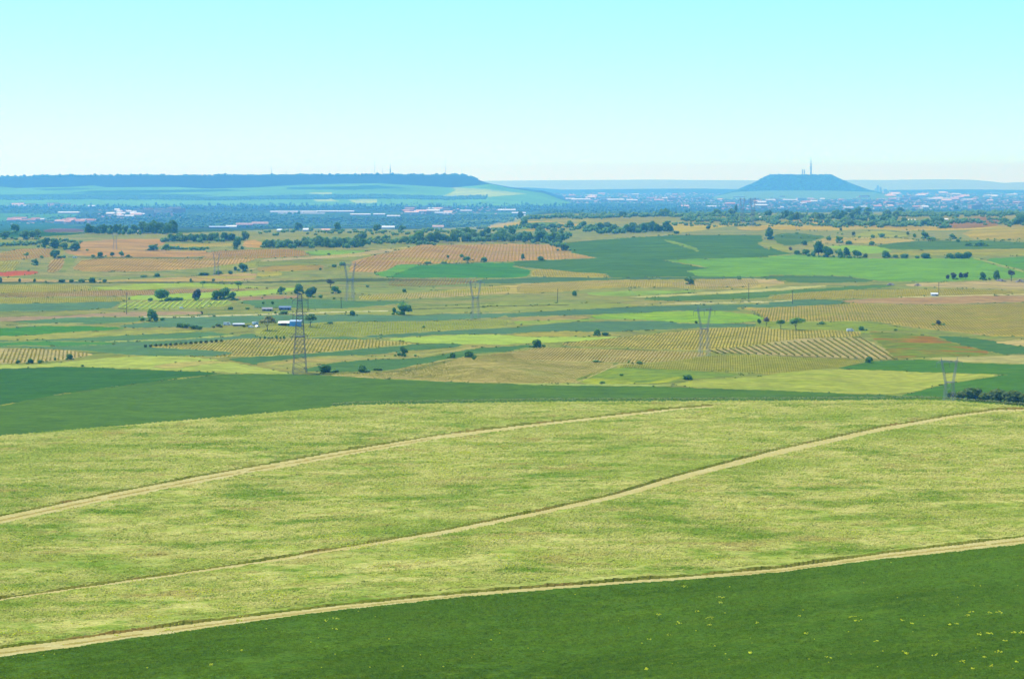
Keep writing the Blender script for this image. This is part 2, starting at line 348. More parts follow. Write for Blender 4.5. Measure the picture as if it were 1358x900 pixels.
fld('vineyard_soil', 'F 250,545 640,535 780,510 1060,455 1358,424 G 0,466 400,478 560,488 440,545 330,592 0,594 F 1358,590 900,580 560,562', (198, 184, 112), c2=(206, 184, 122), L=50)
fld('vineyard_soil', 'G 560,490 700,488 900,470 1040,440 1358,442 H 0,445 520,465 505,490 330,515 0,546 G 1358,548 1200,532 560,516', (172, 172, 88), c2=(188, 180, 100), L=30)
fld('meadow', 'G 350,562 560,503 850,518 1100,534 1280,545 900,572 830,592 340,592', (124, 164, 92), c2=(150, 176, 80), L=20)
fld('rapeseed_strip', 'G 330,580 420,562 560,580 700,590 880,555 900,565 800,592 400,596', (196, 204, 66), c2=(150, 178, 84), L=10)
fld('poppy_field', 'H 530,312 620,322 880,340 1240,442 830,456 700,466 600,400', (128, 156, 84), c2=(178, 128, 84), L=22, t2=(.48, .6))
fld('wheat_field', 'H 870,340 1000,340 1140,356 1358,397 1900,425 1900,455 1358,432 1240,442 1000,380', (84, 142, 106), gv=.08)
fld('stubble_field', 'H 1170,372 1358,355 1900,352 1900,425 1358,397', (214, 190, 132))
fld('stubble_field', 'H 780,458 1240,445 1358,440 1900,455 1900,500 1358,490 1100,482', (204, 192, 128))
fld('wheat_field', f'H 370,512 550,475 690,468 790,465 1100,485 1358,490 1900,500 * {U1},560 1256,540 H 700,655 960,590 1270,546 500,525', (78, 144, 84), c2=(86, 150, 88), gv=.08, L=60, sm=0)
fld('barley_field', 'G 820,605 1000,570 1358,552 H 0,545 250,515 560,520 900,536 1270,545 940,592 700,652 300,642 0,634 G 1358,630', (188, 196, 98), c2=(164, 186, 90), c3=(176, 186, 100), L=40, st=5)
fld('meadow', 'E -900,494 0,496 260,486 520,460 760,446 1000,450 1150,466 1260,484 1358,505 F 180,535 190,548 0,548 E 1358,542 760,518 380,502 0,514 -900,520', (188, 204, 106), c2=(174, 196, 100), L=40)
fld('stubble_field', 'E 780,502 950,478 1160,470 1240,482 1100,490 900,518', (200, 188, 112))
fld('field_edge', 'F 200,500 260,512 270,532 640,530 800,520 1060,458 1080,462 800,535 300,540 180,545', (150, 158, 100))
fld('wheat_field', 'E -900,516 0,515 370,502 700,515 1200,536 1000,557 760,592 400,642 0,712 -900,860', (58, 126, 82), c2=(66, 134, 88), L=50, gv=.12, sm=0)
fld('wheat_field', f'{U0},575 0,538 60,526 130,515.5 220,504 300,495 400,496 520,502.5 640,508 850,511.5 1018,517 1180,524 1256,527 1358,536 {U1},552 {U1},620 {U0},620', (94, 146, 62), c2=(84, 136, 58), c3=(100, 150, 66), L=70, gv=.1, sm=0)
fld('meadow', 'G 0,592 600,596 870,598 850,608 300,602 0,598', (170, 196, 110))

# thin tracks over the plain (centre line, width in m)
TR = [('dirt_track', T('E 760,240 1000,240 1358,228 F 0,227 400,215 700,208'), 6, (226, 216, 176)),
      ('dirt_track', T('* 330,357 340,356 B 0,600'), 3, (214, 190, 150)),
      ('dirt_track', T('D 560,650 900,690 1250,660 C 700,700'), 0, (0, 0, 0)),
      ('dirt_track', T('H 690,135 800,133 1000,128 1358,121 1800,110'), 6, (224, 206, 156)),
      ('dirt_track', T('D 1090,568 1200,595 1358,640'), 8, (178, 196, 126)),
      ('dirt_track', T('H 0,442 300,455 520,464 690,466'), 5, (150, 142, 106)),
      ('dirt_track', T('G 330,592 400,560 560,490 700,488'), 6, (206, 188, 130)),
      ('dirt_track', T('A 360,522 600,526 1070,529'), 7, (118, 142, 96)),
      ('dirt_track', T('F 820,198 1100,192 1358,182 G 0,180 300,176'), 6, (118, 136, 104)),
      ('dirt_track', T('D 0,392 300,402 560,412 760,424'), 5, (212, 190, 140))]

def polymask(u, v, line, wpx):
    """distance test to a polyline; wpx half width in pixels (vertical)"""
    p = np.array(line); vv = np.interp(u, p[:, 0], p[:, 1])
    return (np.abs(v-vv) <= wpx) & (u >= p[0, 0]) & (u <= p[-1, 0])

def split_grid(U, V, XYZ, ids, table, hide=None):
    """one mesh per field id out of a regular grid"""
    R, K = U.shape; idx = np.arange(R*K).reshape(R, K)
    Q = np.stack([idx[:-1, :-1], idx[:-1, 1:], idx[1:, 1:], idx[1:, :-1]], -1).reshape(-1, 4)
    flat = XYZ.reshape(-1, 3); fid = ids.ravel(); out = {}
    for i in np.unique(fid):
        if i < 0: continue
        q = Q[fid == i]; uq, iv = np.unique(q, return_inverse=True)
        name, mat = table[int(i)]
        o = mesh_np(name, flat[uq], iv.reshape(-1, 4)[:, ::-1], mat, smooth_=True); tag(o, kind='structure'); out[int(i)] = o
    return out

# far grid
us = np.concatenate([np.arange(-1300, -60, 12.), np.arange(-60, 1420, 1.25), np.arange(1420, 2700, 12.)])
sv = np.concatenate([np.arange(250.3, 290, .45), np.arange(290, 520, .5), np.arange(520, 600, .6)])
rows = []
S = np.linspace(0, 1, 560)
vcu = vc(us)+5
# rows follow fixed levels above 490 and compress towards the crest line below it
up = np.concatenate([np.arange(251.4, 290, .45), np.arange(290, 490, .5)])
low = np.linspace(0, 1, 130)
V1 = np.repeat(up[:, None], len(us), 1); V2 = 490+low[:, None]*(vcu-490)[None]
V = np.concatenate([V1, V2]); U = np.repeat(us[None], len(V), 0)
D = dist(U, V, False)
assert (np.diff(D, axis=0) < 0).all()
XYZ = P(U, V, D)
uc = (U[:-1, :-1]+U[1:, 1:])/2; vcn = (V[:-1, :-1]+V[1:, 1:])/2
wob = .8*np.sin(uc/3.1+vcn)+.6*np.sin(uc/1.7-vcn*2)+2*np.sin(uc/23.+vcn/5)
pu = uc+wob; pv = vcn+.35*np.sin(uc/4.3)*np.sin(vcn*1.3+uc/11.)*sst(300, 420, vcn)
ids = np.zeros(uc.shape, int); table = []
for i, (name, poly, c, k) in enumerate(FI):
    m = inpoly(pu, pv, poly); ids[m] = i
    kk = dict(k); kk.pop('L', 0)
    inside = poly[(poly[:, 0] > -60) & (poly[:, 0] < 1420)]
    if len(inside) == 0: inside = poly
    dm = kk.pop('dm', None) or float(np.median(dist(inside[:, 0], np.clip(inside[:, 1], 252, 560), False)))
    vpx = dm*dm/(95*F); kk['grain'] = max(2., vpx*1.1); kk['L'] = max(12, vpx*4)
    kk['gv'] = .15 if 'gv' in kk else .24
    if name in ('vineyard_soil', 'stubble_field') and 'c3' not in kk:
        kk['c3'] = tuple(np.array(c)*.6+np.array((150, 172, 96))*.4); kk['t3'] = (.5, .64); kk.setdefault('st', 3)
    if name == 'meadow' and 'c2' not in kk: kk['c2'] = tuple(np.array(c)*.55+np.array((186, 180, 118))*.45); kk.setdefault('st', 4)
    if name == 'wheat_field' and 'c3' not in kk: kk['c3'] = tuple(np.array(c)*.8+np.array((140, 176, 110))*.2); kk['t3'] = (.52, .66); kk.setdefault('st', 5)
    kk.setdefault('ang', 0)
    table.append((name, fieldmat(name, c, dm, **kk)))
nf = len(table)
for name, line, wm, c in TR:
    if wm == 0: continue
    line = sorted(line); dm = float(np.mean([dist(a, b) for a, b in line]))
    wpx = .3+wm*.055
    table.append((name, fieldmat(name, c, dm, L=40, grain=6)))
    ids[polymask(uc, vcn, line, wpx)] = len(table)-1
# grassy balks, broken up, where two fields meet
r0 = np.random.default_rng(12)
bn = np.sin(uc/37.+vcn/9)+np.sin(uc/15.3-vcn/7+2)+np.sin(uc/71.+vcn)+r0.normal(0, .25, uc.shape)
edge = np.zeros(ids.shape, bool); edge[1:] = ids[1:] != ids[:-1]
edge &= (vcn > 300)
e2 = edge.copy(); e2[:-1] |= edge[1:] & (vcn[:-1] > 380)
table.append(('field_edge', fieldmat('field_edge', (168, 176, 112), 1500, L=30, grain=6)))
table.append(('field_edge', fieldmat('field_edge', (104, 134, 88), 1500, L=30, grain=6)))
keep = ids < nf
ids[e2 & keep & (bn > .5)] = len(table)-2
ids[edge & keep & (bn < -1.3)] = len(table)-1
EDGE = (uc[edge], vcn[edge])
split_grid(U, V, XYZ, ids, table)
del XYZ, ids, pu, pv

# near hill: rows from the crest down towards the camera
t = np.concatenate([np.linspace(0, .12, 70)[:-1], np.linspace(.12, .64, 400)[:-1], np.linspace(.64, 1, 90)])
VB = 1150
V = vc(us)[None]+t[:, None]*(VB-vc(us))[None]; U = np.repeat(us[None], len(V), 0)
D = dist(U, V+.001, True); XYZ = P(U, V, D)
T1 = dict(c=[(-300, 770), (0, 690), (132, 662), (265, 636), (450, 602.5), (582, 579.6), (715, 563), (900, 542.5), (945, 539)], w=[6, 5.4, 5.2, 4.8, 4.2, 2.9, 2.1, 1.6, 1.2])
T2 = dict(c=[(-300, 835), (0, 795.5), (199, 767), (331, 748.6), (450, 729.4), (582.5, 707), (715, 680.7), (814.5, 659), (900, 634), (1035, 599), (1170, 569), (1257.5, 553.7), (1321.6, 544.5), (1358, 543.5), (1610, 560)], w=[2, 1.8, 2, 2.2, 2.6, 3, 3.2, 3.6, 4.2, 4, 3, 2.2, 1.6, 1.4, 1.2])
T3 = dict(c=[(-300, 905), (0, 866), (132.5, 848.5), (265, 830), (450, 806), (615.7, 789), (900, 767.5), (1035, 756.5), (1170, 738), (1358, 716.5), (1610, 680)], w=[7, 6.2, 6, 5, 3.8, 3, 2.6, 3.4, 4.4, 5, 5.5])
def track(u, v, t_, ext=0):
    c = np.array(t_['c']); cv = np.interp(u, c[:, 0], c[:, 1]); w_ = np.interp(u, c[:, 0], t_['w'])
    return (v-cv)/(w_+ext), (u >= c[0, 0]) & (u <= c[-1, 0]), cv
X, Y = XYZ[..., 0], XYZ[..., 1]
def vnoise(x, y, s, seed):
    r = np.random.default_rng(seed).random((256, 256)); x = x/s; y = y/s
    xi, yi = np.floor(x).astype(int), np.floor(y).astype(int); fx, fy = x-xi, y-yi
    fx = fx*fx*(3-2*fx); fy = fy*fy*(3-2*fy); g = lambda a, b: r[a % 256, b % 256]
    return (g(xi, yi)*(1-fx)+g(xi+1, yi)*fx)*(1-fy)+(g(xi, yi+1)*(1-fx)+g(xi+1, yi+1)*fx)*fy-.5
Z = XYZ[..., 2]
jv = .5*vnoise(X, Y, 1.5, 8)+.7*vnoise(X, Y, 6, 9)
below3 = V-np.interp(U, *np.array(T3['c']).T)
rel = .45*vnoise(X, Y, 2.2, 1)+.35*vnoise(X, Y, 1., 2)+.5*vnoise(X, Y, 9, 3)
crop = .26+np.where(below3 < 0, rel*.55, rel*.25)
INS = []
for q in (T1, T2, T3):
    s_, ok, _ = track(U, V+jv, q, .3)
    inside = ok & (np.abs(s_) < 1); INS.append(inside)
    crop = np.where(inside, .06*vnoise(X, Y, 1, 5), crop)
crop = crop*np.clip((V-vc(U))/3, 0, 1)
XYZ[..., 2] = Z+crop
uc = (U[:-1, :-1]+U[1:, 1:])/2; vcn = (V[:-1, :-1]+V[1:, 1:])/2
xc = (X[:-1, :-1]+X[1:, 1:])/2; yc = (Y[:-1, :-1]+Y[1:, 1:])/2
jit = .9*vnoise(xc, yc, 1.3, 8)+.8*vnoise(xc, yc, 4, 9)
ids = np.zeros(uc.shape, int)
b3 = vcn-np.interp(uc, *np.array(T3['c']).T)
ids[b3+jit > 0] = 1
for k_, q in enumerate((T1, T2, T3)):
    s_, ok, cv = track(uc, vcn+jit*.25, q)
    s2, _, _ = track(uc, vcn+jit*.4, q, 1.1)
    ids[ok & (s2 > -1) & (s2 < (1 if k_ < 2 else .3)) ] = 3
    I = INS[k_]; al = I[:-1, :-1] & I[1:, :-1] & I[:-1, 1:] & I[1:, 1:]; an = I[:-1, :-1] | I[1:, :-1] | I[:-1, 1:] | I[1:, 1:]
    ids[an] = 3; ids[al] = 2
    if k_ != 1: ids[al & (np.abs(s_+.05) < .2) & (np.interp(uc, np.array(q['c'])[:, 0], q['w']) > 3) & (jit > -.35)] = 4
def nearmat(name, stops, Ls, grain, gv, st=2.5, ang=.0, fl=None, flt=None):
    m, n, b = nodes(name)
    col = base(stops[0], 380)
    for (c, (lo, hi)), L in zip(stops[1:], Ls):
        col = mixc(n, noise(n, L, st, ang, 5, lo, hi, .62), col, base(c, 380))
    g0 = noise(n, grain*.5, 1.0, ang, 2, .3, .7, .7)
    g1 = noise(n, grain*2.2, .3, 1.45, 3, .3, .7, .7)
    col = mixc(n, 1.0, col, mixc(n, g0, (1-gv*.6,)*3, (1+gv*.6,)*3), 'MULTIPLY')
    col = mixc(n, 1.0, col, mixc(n, g1, (1-gv,)*3, (1+gv,)*3), 'MULTIPLY')
    if fl: col = mixc(n, flt(n), col, base(fl, 380))
    n.links.new(col, b.inputs['Base Color'])
    bp = n.nodes.new('ShaderNodeBump'); bp.inputs['Strength'].default_value = .6; bp.inputs['Distance'].default_value = .35
    n.links.new(g1, bp.inputs['Height']); n.links.new(bp.outputs[0], b.inputs['Normal'])
    return m
barley = nearmat('barley_field', [(186, 204, 106), ((226, 226, 144), (.42, .58)), ((126, 168, 74), (.5, .64)), ((212, 214, 132), (.5, .7)), ((138, 176, 80), (.54, .68)), ((194, 188, 118), (.56, .68)), ((160, 188, 92), (.5, .72))], [4.5, 10, 1.5, 1.7, 7, 26], .5, .36, st=2.0, ang=.1)
wheat = nearmat('wheat_field', [(98, 142, 66), ((84, 126, 62), (.4, .65)), ((112, 152, 68), (.5, .7)), ((100, 138, 64), (.5, .6))], [18, 6, 1.5], .34, .5, st=3, ang=.5)
straw = nearmat('dirt_track', [(232, 220, 150), ((244, 234, 174), (.45, .6)), ((206, 194, 116), (.55, .7))], [2.2, 1.1], .3, .14, st=1.5, ang=.9)
verge = nearmat('grass_verge', [(150, 156, 84), ((128, 146, 70), (.45, .6)), ((164, 146, 90), (.55, .66))], [5, 9], .5, .2)
table2 = [('barley_field', barley), ('wheat_field', wheat), ('dirt_track', straw), ('grass_verge', verge), ('grass_strip', nearmat('grass_strip', [(206, 188, 122), ((186, 180, 104), (.45, .6))], [2], .4, .2))]
split_grid(U, V, XYZ, ids, table2)
# back of the crest, going down to the valley
q0 = P(us, vc(us), dist(us, vc(us)+.001, True)); q1 = P(us, vc(us)+5, dist(us, vc(us)+5, False)); rowsb = []
for k_ in (0, .03, .1, .22, .4, .6, .8, .92, 1):
    q = q0*(1-k_)+q1*k_; q[:, 2] -= 9*math.sin(math.pi*k_)*k_**.5+(.3 if 0 < k_ < 1 else 0); rowsb.append(q)
B = np.array(rowsb); R, K = B.shape[:2]; idx = np.arange(R*K).reshape(R, K)
Q = np.stack([idx[:-1, :-1], idx[:-1, 1:], idx[1:, 1:], idx[1:, :-1]], -1).reshape(-1, 4)
tag(mesh_np('hillside', B.reshape(-1, 3), Q, barley, smooth_=True), kind='structure')
# ground under everything, out to the horizon
gv_ = []; gf = []
for r_ in (0, 200, 1000, 5000, 20000, 37500):
    for k_ in range(48):
        a = 2*math.pi*k_/48; gv_.append((r_*math.sin(a), r_*math.cos(a)+0.0, 2 if r_ < 1 else (-1.2 if r_ < 2000 else -57.)))
for i in range(5):
    for k_ in range(48): gf.append((i*48+k_, (i+1)*48+k_, (i+1)*48+(k_+1) % 48, i*48+(k_+1) % 48))
tag(mesh_np('ground', gv_, np.array(gf)[:, ::-1], fieldmat('ground', (120, 150, 110), 3000, L=200)), kind='structure')
# hill the camera stands on
p0 = P(us[::8], np.full(us[::8].shape, VB-2.), dist(us[::8], np.full(us[::8].shape, VB-2.), True))
p1 = p0.copy(); p1[:, 0] *= .35; p1[:, 1] *= .35; p1[:, 2] += (CZ-2-p1[:, 2])*.45
p2 = p0.copy(); p2[:, 0] *= .08; p2[:, 1] = 3; p2[:, 2] = CZ-6
B = np.array([p0, p1, p2]); R, K = B.shape[:2]; idx = np.arange(R*K).reshape(R, K)
Q = np.stack([idx[:-1, :-1], idx[:-1, 1:], idx[1:, 1:], idx[1:, :-1]], -1).reshape(-1, 4)
tag(mesh_np('hillside', B.reshape(-1, 3), Q, wheat, smooth_=True), kind='structure')
# ---------------------------------------------------------------- far tablelands
def loft(name, rows, mats, midx=None, sm=True):
    B = np.array(rows); R, K = B.shape[:2]; idx = np.arange(R*K).reshape(R, K)
    Q = np.stack([idx[:-1, :-1], idx[:-1, 1:], idx[1:, 1:], idx[1:, :-1]], -1).reshape(-1, 4)
    return tag(mesh_np(name, B.reshape(-1, 3), Q, mats, smooth_=sm, midx=midx), kind='structure')
def ray(u, v, d): return np.stack([(u-679)/F*d, d+0*u, CZ-(v-VH)/F*d], -1)
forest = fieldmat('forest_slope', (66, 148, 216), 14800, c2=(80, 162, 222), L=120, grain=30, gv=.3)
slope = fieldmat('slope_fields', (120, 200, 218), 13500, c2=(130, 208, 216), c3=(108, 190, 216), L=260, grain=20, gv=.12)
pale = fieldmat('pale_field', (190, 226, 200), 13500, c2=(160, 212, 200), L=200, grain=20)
# west tableland
um = np.arange(-420, 800, 2.)
top = np.interp(um, [-420, 0, 10, 120, 260, 500, 560, 615, 625, 640, 655, 680, 720, 750, 790], [236, 235.2, 234.5, 233.2, 233, 232, 232.3, 232.5, 235, 240.5, 245, 250, 256, 266, 274])
top = top+.25*np.sin(um/17)+.2*np.sin(um/5.3)
tre = np.interp(um, [-420, 0, 20, 90, 125, 140, 230, 280, 340, 400, 500, 560, 600, 632, 650, 700, 790], [246, 247.5, 249.5, 248, 246, 248.5, 248, 250.5, 248.5, 245, 243, 246.5, 249, 246, 244, 245, 250])
tre = np.maximum(tre, top+.2)
M = []
for k_ in range(45):                      # plain up to tree line
    s_ = k_/44; v_ = 273+(tre-273)*s_; d_ = 12250+2200*s_**.8
    M.append(ray(um, v_, d_+120*np.sin(um/60.)*s_))
for k_ in range(1, 9):
    s_ = k_/8; v_ = tre+(top-tre)*s_; M.append(ray(um, v_, 14450+650*s_+120*np.sin(um/60.)))
e = M[-1].copy()
for dy, dz in ((400, 1), (3500, -2), (4500, -90), (5200, -260)):
    q = e.copy(); q[:, 0] *= (e[:, 1]+dy)/e[:, 1]; q[:, 1] += dy; q[:, 2] = np.maximum(q[:, 2]+dz, -58); M.append(q)
B = np.array(M); R, K = B.shape[:2]
mi = np.zeros((R-1, K-1), int); mi[:44] = 1
uu, kk_ = np.meshgrid((um[1:]+um[:-1])/2, np.arange(R-1)); vv = 273+(np.interp(uu, um, tre)-273)*np.clip((kk_+.5)/44, 0, 1)
MIX = ('120,253 300,251 330,253 200,256 90,256', '380,248.5 500,246 540,249 470,252 380,251', '0,258 160,256.5 300,259 150,262 0,261', '250,263 420,260 560,262 420,265', '40,250.5 100,249.5 130,251 60,252.5')
for s in MIX: mi[inpoly(uu, vv, T('* '+s)) & (kk_ < 44)] = 3
for s in ('565,263 590,259 605,252 596,248 640,250.5 700,257 650,261', '410,256 440,255 440,257.5 412,257', '415,265 440,264 450,267 420,267', '460,265 500,264 500,269 475,270'):
    mi[inpoly(uu, vv, T('* '+s)) & (kk_ < 44)] = 2
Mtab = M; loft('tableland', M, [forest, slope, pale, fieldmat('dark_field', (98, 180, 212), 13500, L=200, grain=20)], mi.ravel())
# lone flat-topped hill
uh = np.arange(905, 1262, 2.)
toph = np.interp(uh, [905, 940, 968, 980, 1000, 1016, 1022, 1103, 1111, 1130, 1150, 1164, 1200, 1262], [264, 262, 256, 251, 242.5, 233.6, 231.6, 231.9, 236.5, 244, 251.5, 256, 262, 264])
foot = np.maximum(toph+.1, np.interp(uh, [905, 975, 1020, 1100, 1158, 1262], [264, 254.5, 252.8, 252.8, 254.5, 264]))
M = []
for k_ in range(7):
    s_ = k_/6; M.append(ray(uh, 264.5+(foot-264.5)*s_, 16550+2700*s_))
for k_ in range(1, 9):
    s_ = k_/8; M.append(ray(uh, foot+(toph-foot)*s_, 19250+1000*s_))
e = M[-1].copy()
for dy, dz in ((700, 2), (2200, -140), (3600, -300)):
    q = e.copy(); q[:, 0] *= (e[:, 1]+dy)/e[:, 1]; q[:, 1] += dy; q[:, 2] = np.maximum(q[:, 2]+dz, -58); M.append(q)
K = len(uh); mi = np.zeros((len(M)-1, K-1), int); mi[:6] = 1
forest2 = fieldmat('forest_slope', (94, 172, 232), 20000, L=120, grain=40, gv=.3)
slope2 = fieldmat('slope_fields', (136, 206, 226), 18500, L=250, grain=30)
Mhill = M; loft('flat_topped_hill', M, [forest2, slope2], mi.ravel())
# faint ranges on the horizon
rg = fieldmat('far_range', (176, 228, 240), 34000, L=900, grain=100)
ur = np.arange(-420, 1780, 4.)
tv = np.interp(ur, [-420, 600, 650, 700, 760, 820, 860, 920, 1000, 1140, 1170, 1230, 1255, 1290, 1310, 1330, 1345, 1358, 1780], [240, 240, 239.8, 239.3, 238.9, 238.6, 238.3, 238.8, 239.2, 238.6, 238.9, 238, 237.8, 238.6, 240.2, 242.6, 242, 241.6, 239])
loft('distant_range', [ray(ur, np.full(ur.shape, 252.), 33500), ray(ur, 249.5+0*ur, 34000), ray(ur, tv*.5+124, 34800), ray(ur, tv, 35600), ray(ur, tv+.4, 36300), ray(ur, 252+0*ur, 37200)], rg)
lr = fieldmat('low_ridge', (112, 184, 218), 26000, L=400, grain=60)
ul = np.arange(640, 1000, 4.)
tl = np.interp(ul, [640, 680, 700, 725, 745, 780, 860, 930, 1000], [251, 248.6, 248.2, 249.3, 251, 250.7, 249.8, 249.5, 250.5])
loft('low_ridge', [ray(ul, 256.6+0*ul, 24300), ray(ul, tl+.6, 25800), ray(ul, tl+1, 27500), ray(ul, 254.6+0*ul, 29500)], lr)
ul = np.arange(1180, 1780, 4.)
loft('low_ridge', [ray(ul, 256.6+0*ul, 24300), ray(ul, 251.6+.4*np.sin(ul/30), 26000), ray(ul, 252.2+0*ul, 28000), ray(ul, 254.6+0*ul, 30000)], lr)

# ---------------------------------------------------------------- vines
ORD = 'first second third fourth fifth sixth seventh eighth ninth tenth eleventh twelfth thirteenth fourteenth fifteenth sixteenth seventeenth eighteenth nineteenth twentieth twenty-first twenty-second twenty-third twenty-fourth twenty-fifth'.split()
vine = {}
def vinemat(c, d, nm='vine_leaves'):
    m, n, b = nodes(nm, .8, .2); B = base(c, d, .44)
    n.links.new(mixc(n, noise(n, 2.5, 1, 0, 3, .3, .7), B*.75, B*1.25), b.inputs['Base Color']); return m
def vines(s, row, spx, along, size, c, label_kind='vines', cap=26000):
    """vines in rows over an outline; row = two points of one row, spx = gap between rows in view units"""
    poly = smooth(T(s), 1); pw = P(poly[:, 0], poly[:, 1], dist(poly[:, 0], poly[:, 1], False))
    (a, b) = T(row); A = P(*a); Bv = P(*b); dv = (Bv-A)[:2]; dv /= np.hypot(*dv)
    if dv[1] < 0: dv = -dv
    nv = np.array([dv[1], -dv[0]])
    gap = spx*A[1]/F*abs(dv[1])
    # project: rows step along nv
    r0, r1 = (pw[:, :2]@nv).min(), (pw[:, :2]@nv).max(); l0, l1 = (pw[:, :2]@dv).min(), (pw[:, :2]@dv).max()
    R_ = np.arange(r0, r1, gap); L_ = np.arange(l0, l1, along)
    g, h = np.meshgrid(R_, L_, indexing='ij'); h = h+rng.uniform(-.25, .25, h.shape)*along; g = g+rng.normal(0, .12, g.shape)
    xy = (g.ravel()[:, None]*nv+h.ravel()[:, None]*dv)
    u, v = inv(xy[:, 0], xy[:, 1]); nz = vnoise(xy[:, 0], xy[:, 1], 16, 21)*.7+vnoise(xy[:, 0], xy[:, 1], 5, 22)*.5; m = inpoly(u, v, poly) & (rng.random(u.shape) > .07) & (nz > -.36+.06*rng.normal(size=u.shape)); szm = np.clip(1+nz*.7, .5, 1.4)[m]
    xy, u, v = xy[m], u[m], v[m]
    if len(xy) > cap:
        print('vines', s[:12], len(xy), 'capped'); sel = rng.random(len(xy)) < cap/len(xy); xy, u, v, szm = xy[sel], u[sel], v[sel], szm[sel]
    d = xy[:, 1]; z = CZ-(v-VH)/F*d
    pos = np.stack([xy[:, 0], d, z-.05], -1)
    size = min(size*.8, .4*gap)
    sc = rng.uniform(.7, 1.3, (len(d), 1))*np.array([[size, size*1.3, size*.6]])*szm[:, None]
    V_, F_ = scatter(OCT, OCTF, pos, sc, rng.uniform(0, 6.28, len(d)))
    o = mesh_np('vines', V_, F_, vinemat(c, float(d.mean())))
    tag(o, kind='stuff'); return o
VD = (96, 122, 62)
vines('B 490,600 525,545 700,500 880,462 1358,456 C 190,459 300,500 445,527 0,541 B 880,557 740,557 690,592 620,600', 'B 1250,470 1225,540', 4.3, 2.4, 1.5, (152, 140, 98))
vines('A 440,527 1080,532 1340,505 1358,545 1100,578 750,598 375,598', 'A 560,590 620,545', 4.6, 2.4, 1.3, (146, 136, 86))
vines('A 1110,492 1358,482 B 240,483 280,516 0,530 A 1200,535', 'A 1250,530 1262,495', 3.2, 3, 1.3, (156, 138, 98))
vines('A 0,502 100,480 240,477 320,490 300,518 200,528 0,542', 'A 60,535 40,500', 4.2, 2.4, 1.3, (152, 134, 92))
vines('A 262,542 338,527 338,560 300,603 245,603', 'A 260,600 310,545', 4.4, 2.4, 1.3, (130, 120, 80))
vines('A 0,548 125,543 60,598 0,608', 'A 20,600 60,550', 4, 2.4, 1.3, (134, 140, 80))
vines('C 114,592 200,587 340,607 490,612 525,627 95,627', 'C 250,625 235,595', 3.2, 2.6, 1.3, (130, 130, 80))
vines('B 690,650 765,642 1160,637 1178,658 900,678 710,678', 'B 800,675 830,645', 4, 2.4, 1.3, (140, 118, 80))
vines('E -300,80 0,74 420,68 600,108 400,110 0,136 -300,138', 'E 200,120 205,90', 3, 2.6, 1.2, (138, 142, 72))
vines('E 0,114 400,102 1300,92 1300,102 800,124 0,138', 'E 500,120 500,105', 3, 2.6, 1.2, (140, 128, 86))
vines('E -300,142 0,142 640,136 670,150 600,160 0,170 -300,172', 'E 300,168 303,140', 3, 2.4, 1.2, (132, 140, 66))
vines('E 0,407 300,414 478,434 478,444 260,474 100,484 0,486', 'E 150,480 170,415', 5.5, 1.6, 1.2, (128, 128, 84))
vines('G 20,68 450,48 900,43 1300,38 1300,84 1000,94 830,80 400,88 300,106 20,118', 'G 700,84 706,50', 3.2, 2.4, 1.2, (142, 142, 76))
vines('F 545,127 900,112 1340,75 1340,110 900,140 545,150', 'F 900,140 910,112', 3.4, 2.2, 1.2, (136, 146, 72))
vines('H -100,212 0,194 250,182 450,170 900,180 1358,167 1600,165 1600,340 1358,340 1200,338 900,308 540,260 200,262 0,260', 'H 300,250 290,190', 3.9, 1.8, 1.25, (118, 128, 52), cap=40000)
vines('190,459 240,456.4 295,451.4 340,448.5 495,450.5 550,455.5 500,459.5 390,469.5 340,472 275,473.5 320,467 240,461.5', '* 420,467 428,452', 4.8, 1.7, 1.2, (124, 130, 64))
vines('G 175,388 600,348 1000,305 1358,293 H 0,309 478,315 495,343 200,353 0,374 G 1358,380 1050,414 660,408', 'G 940,400 970,345', 4.4, 1.5, 1.2, (116, 122, 48), cap=34000)
vines('G 0,427 160,400 660,418 1038,426 1035,440 900,468 700,486 400,476 0,464 F 1210,440', 'G 500,478 545,425', 4.4, 1.5, 1.2, (128, 124, 62), cap=30000)
vines('F 300,543 640,537 780,512 1060,458 1358,427 G 0,468 400,480 555,490 440,543 330,588 0,590 F 1358,586 900,576 560,558', 'F 1200,570 1300,510', 3.4, 1.6, 1.15, (124, 130, 62), cap=34000)
vines('G 565,492 700,490 900,472 1040,442 1358,444 H 0,447 518,467 500,490 330,513 0,543 G 1358,545 1200,530 565,514', 'G 1000,530 1010,470', 3.2, 1.5, 1.15, (116, 128, 50), cap=34000)
vines('H 20,130 300,103 860,93 1300,100 1300,118 900,129 600,139 20,149', 'H 500,138 503,108', 3.2, 2.4, 1.2, (138, 138, 74))
vines('F 20,305 400,270 900,268 1330,255 1330,292 1000,308 480,342 20,348', 'F 600,330 610,280', 3.6, 2.4, 1.0, (134, 150, 80))
vines('E 608,198 650,163 1200,152 1222,165 1190,185 900,198', 'E 690,190 740,160', 8, 2.2, 1.7, (160, 182, 112))
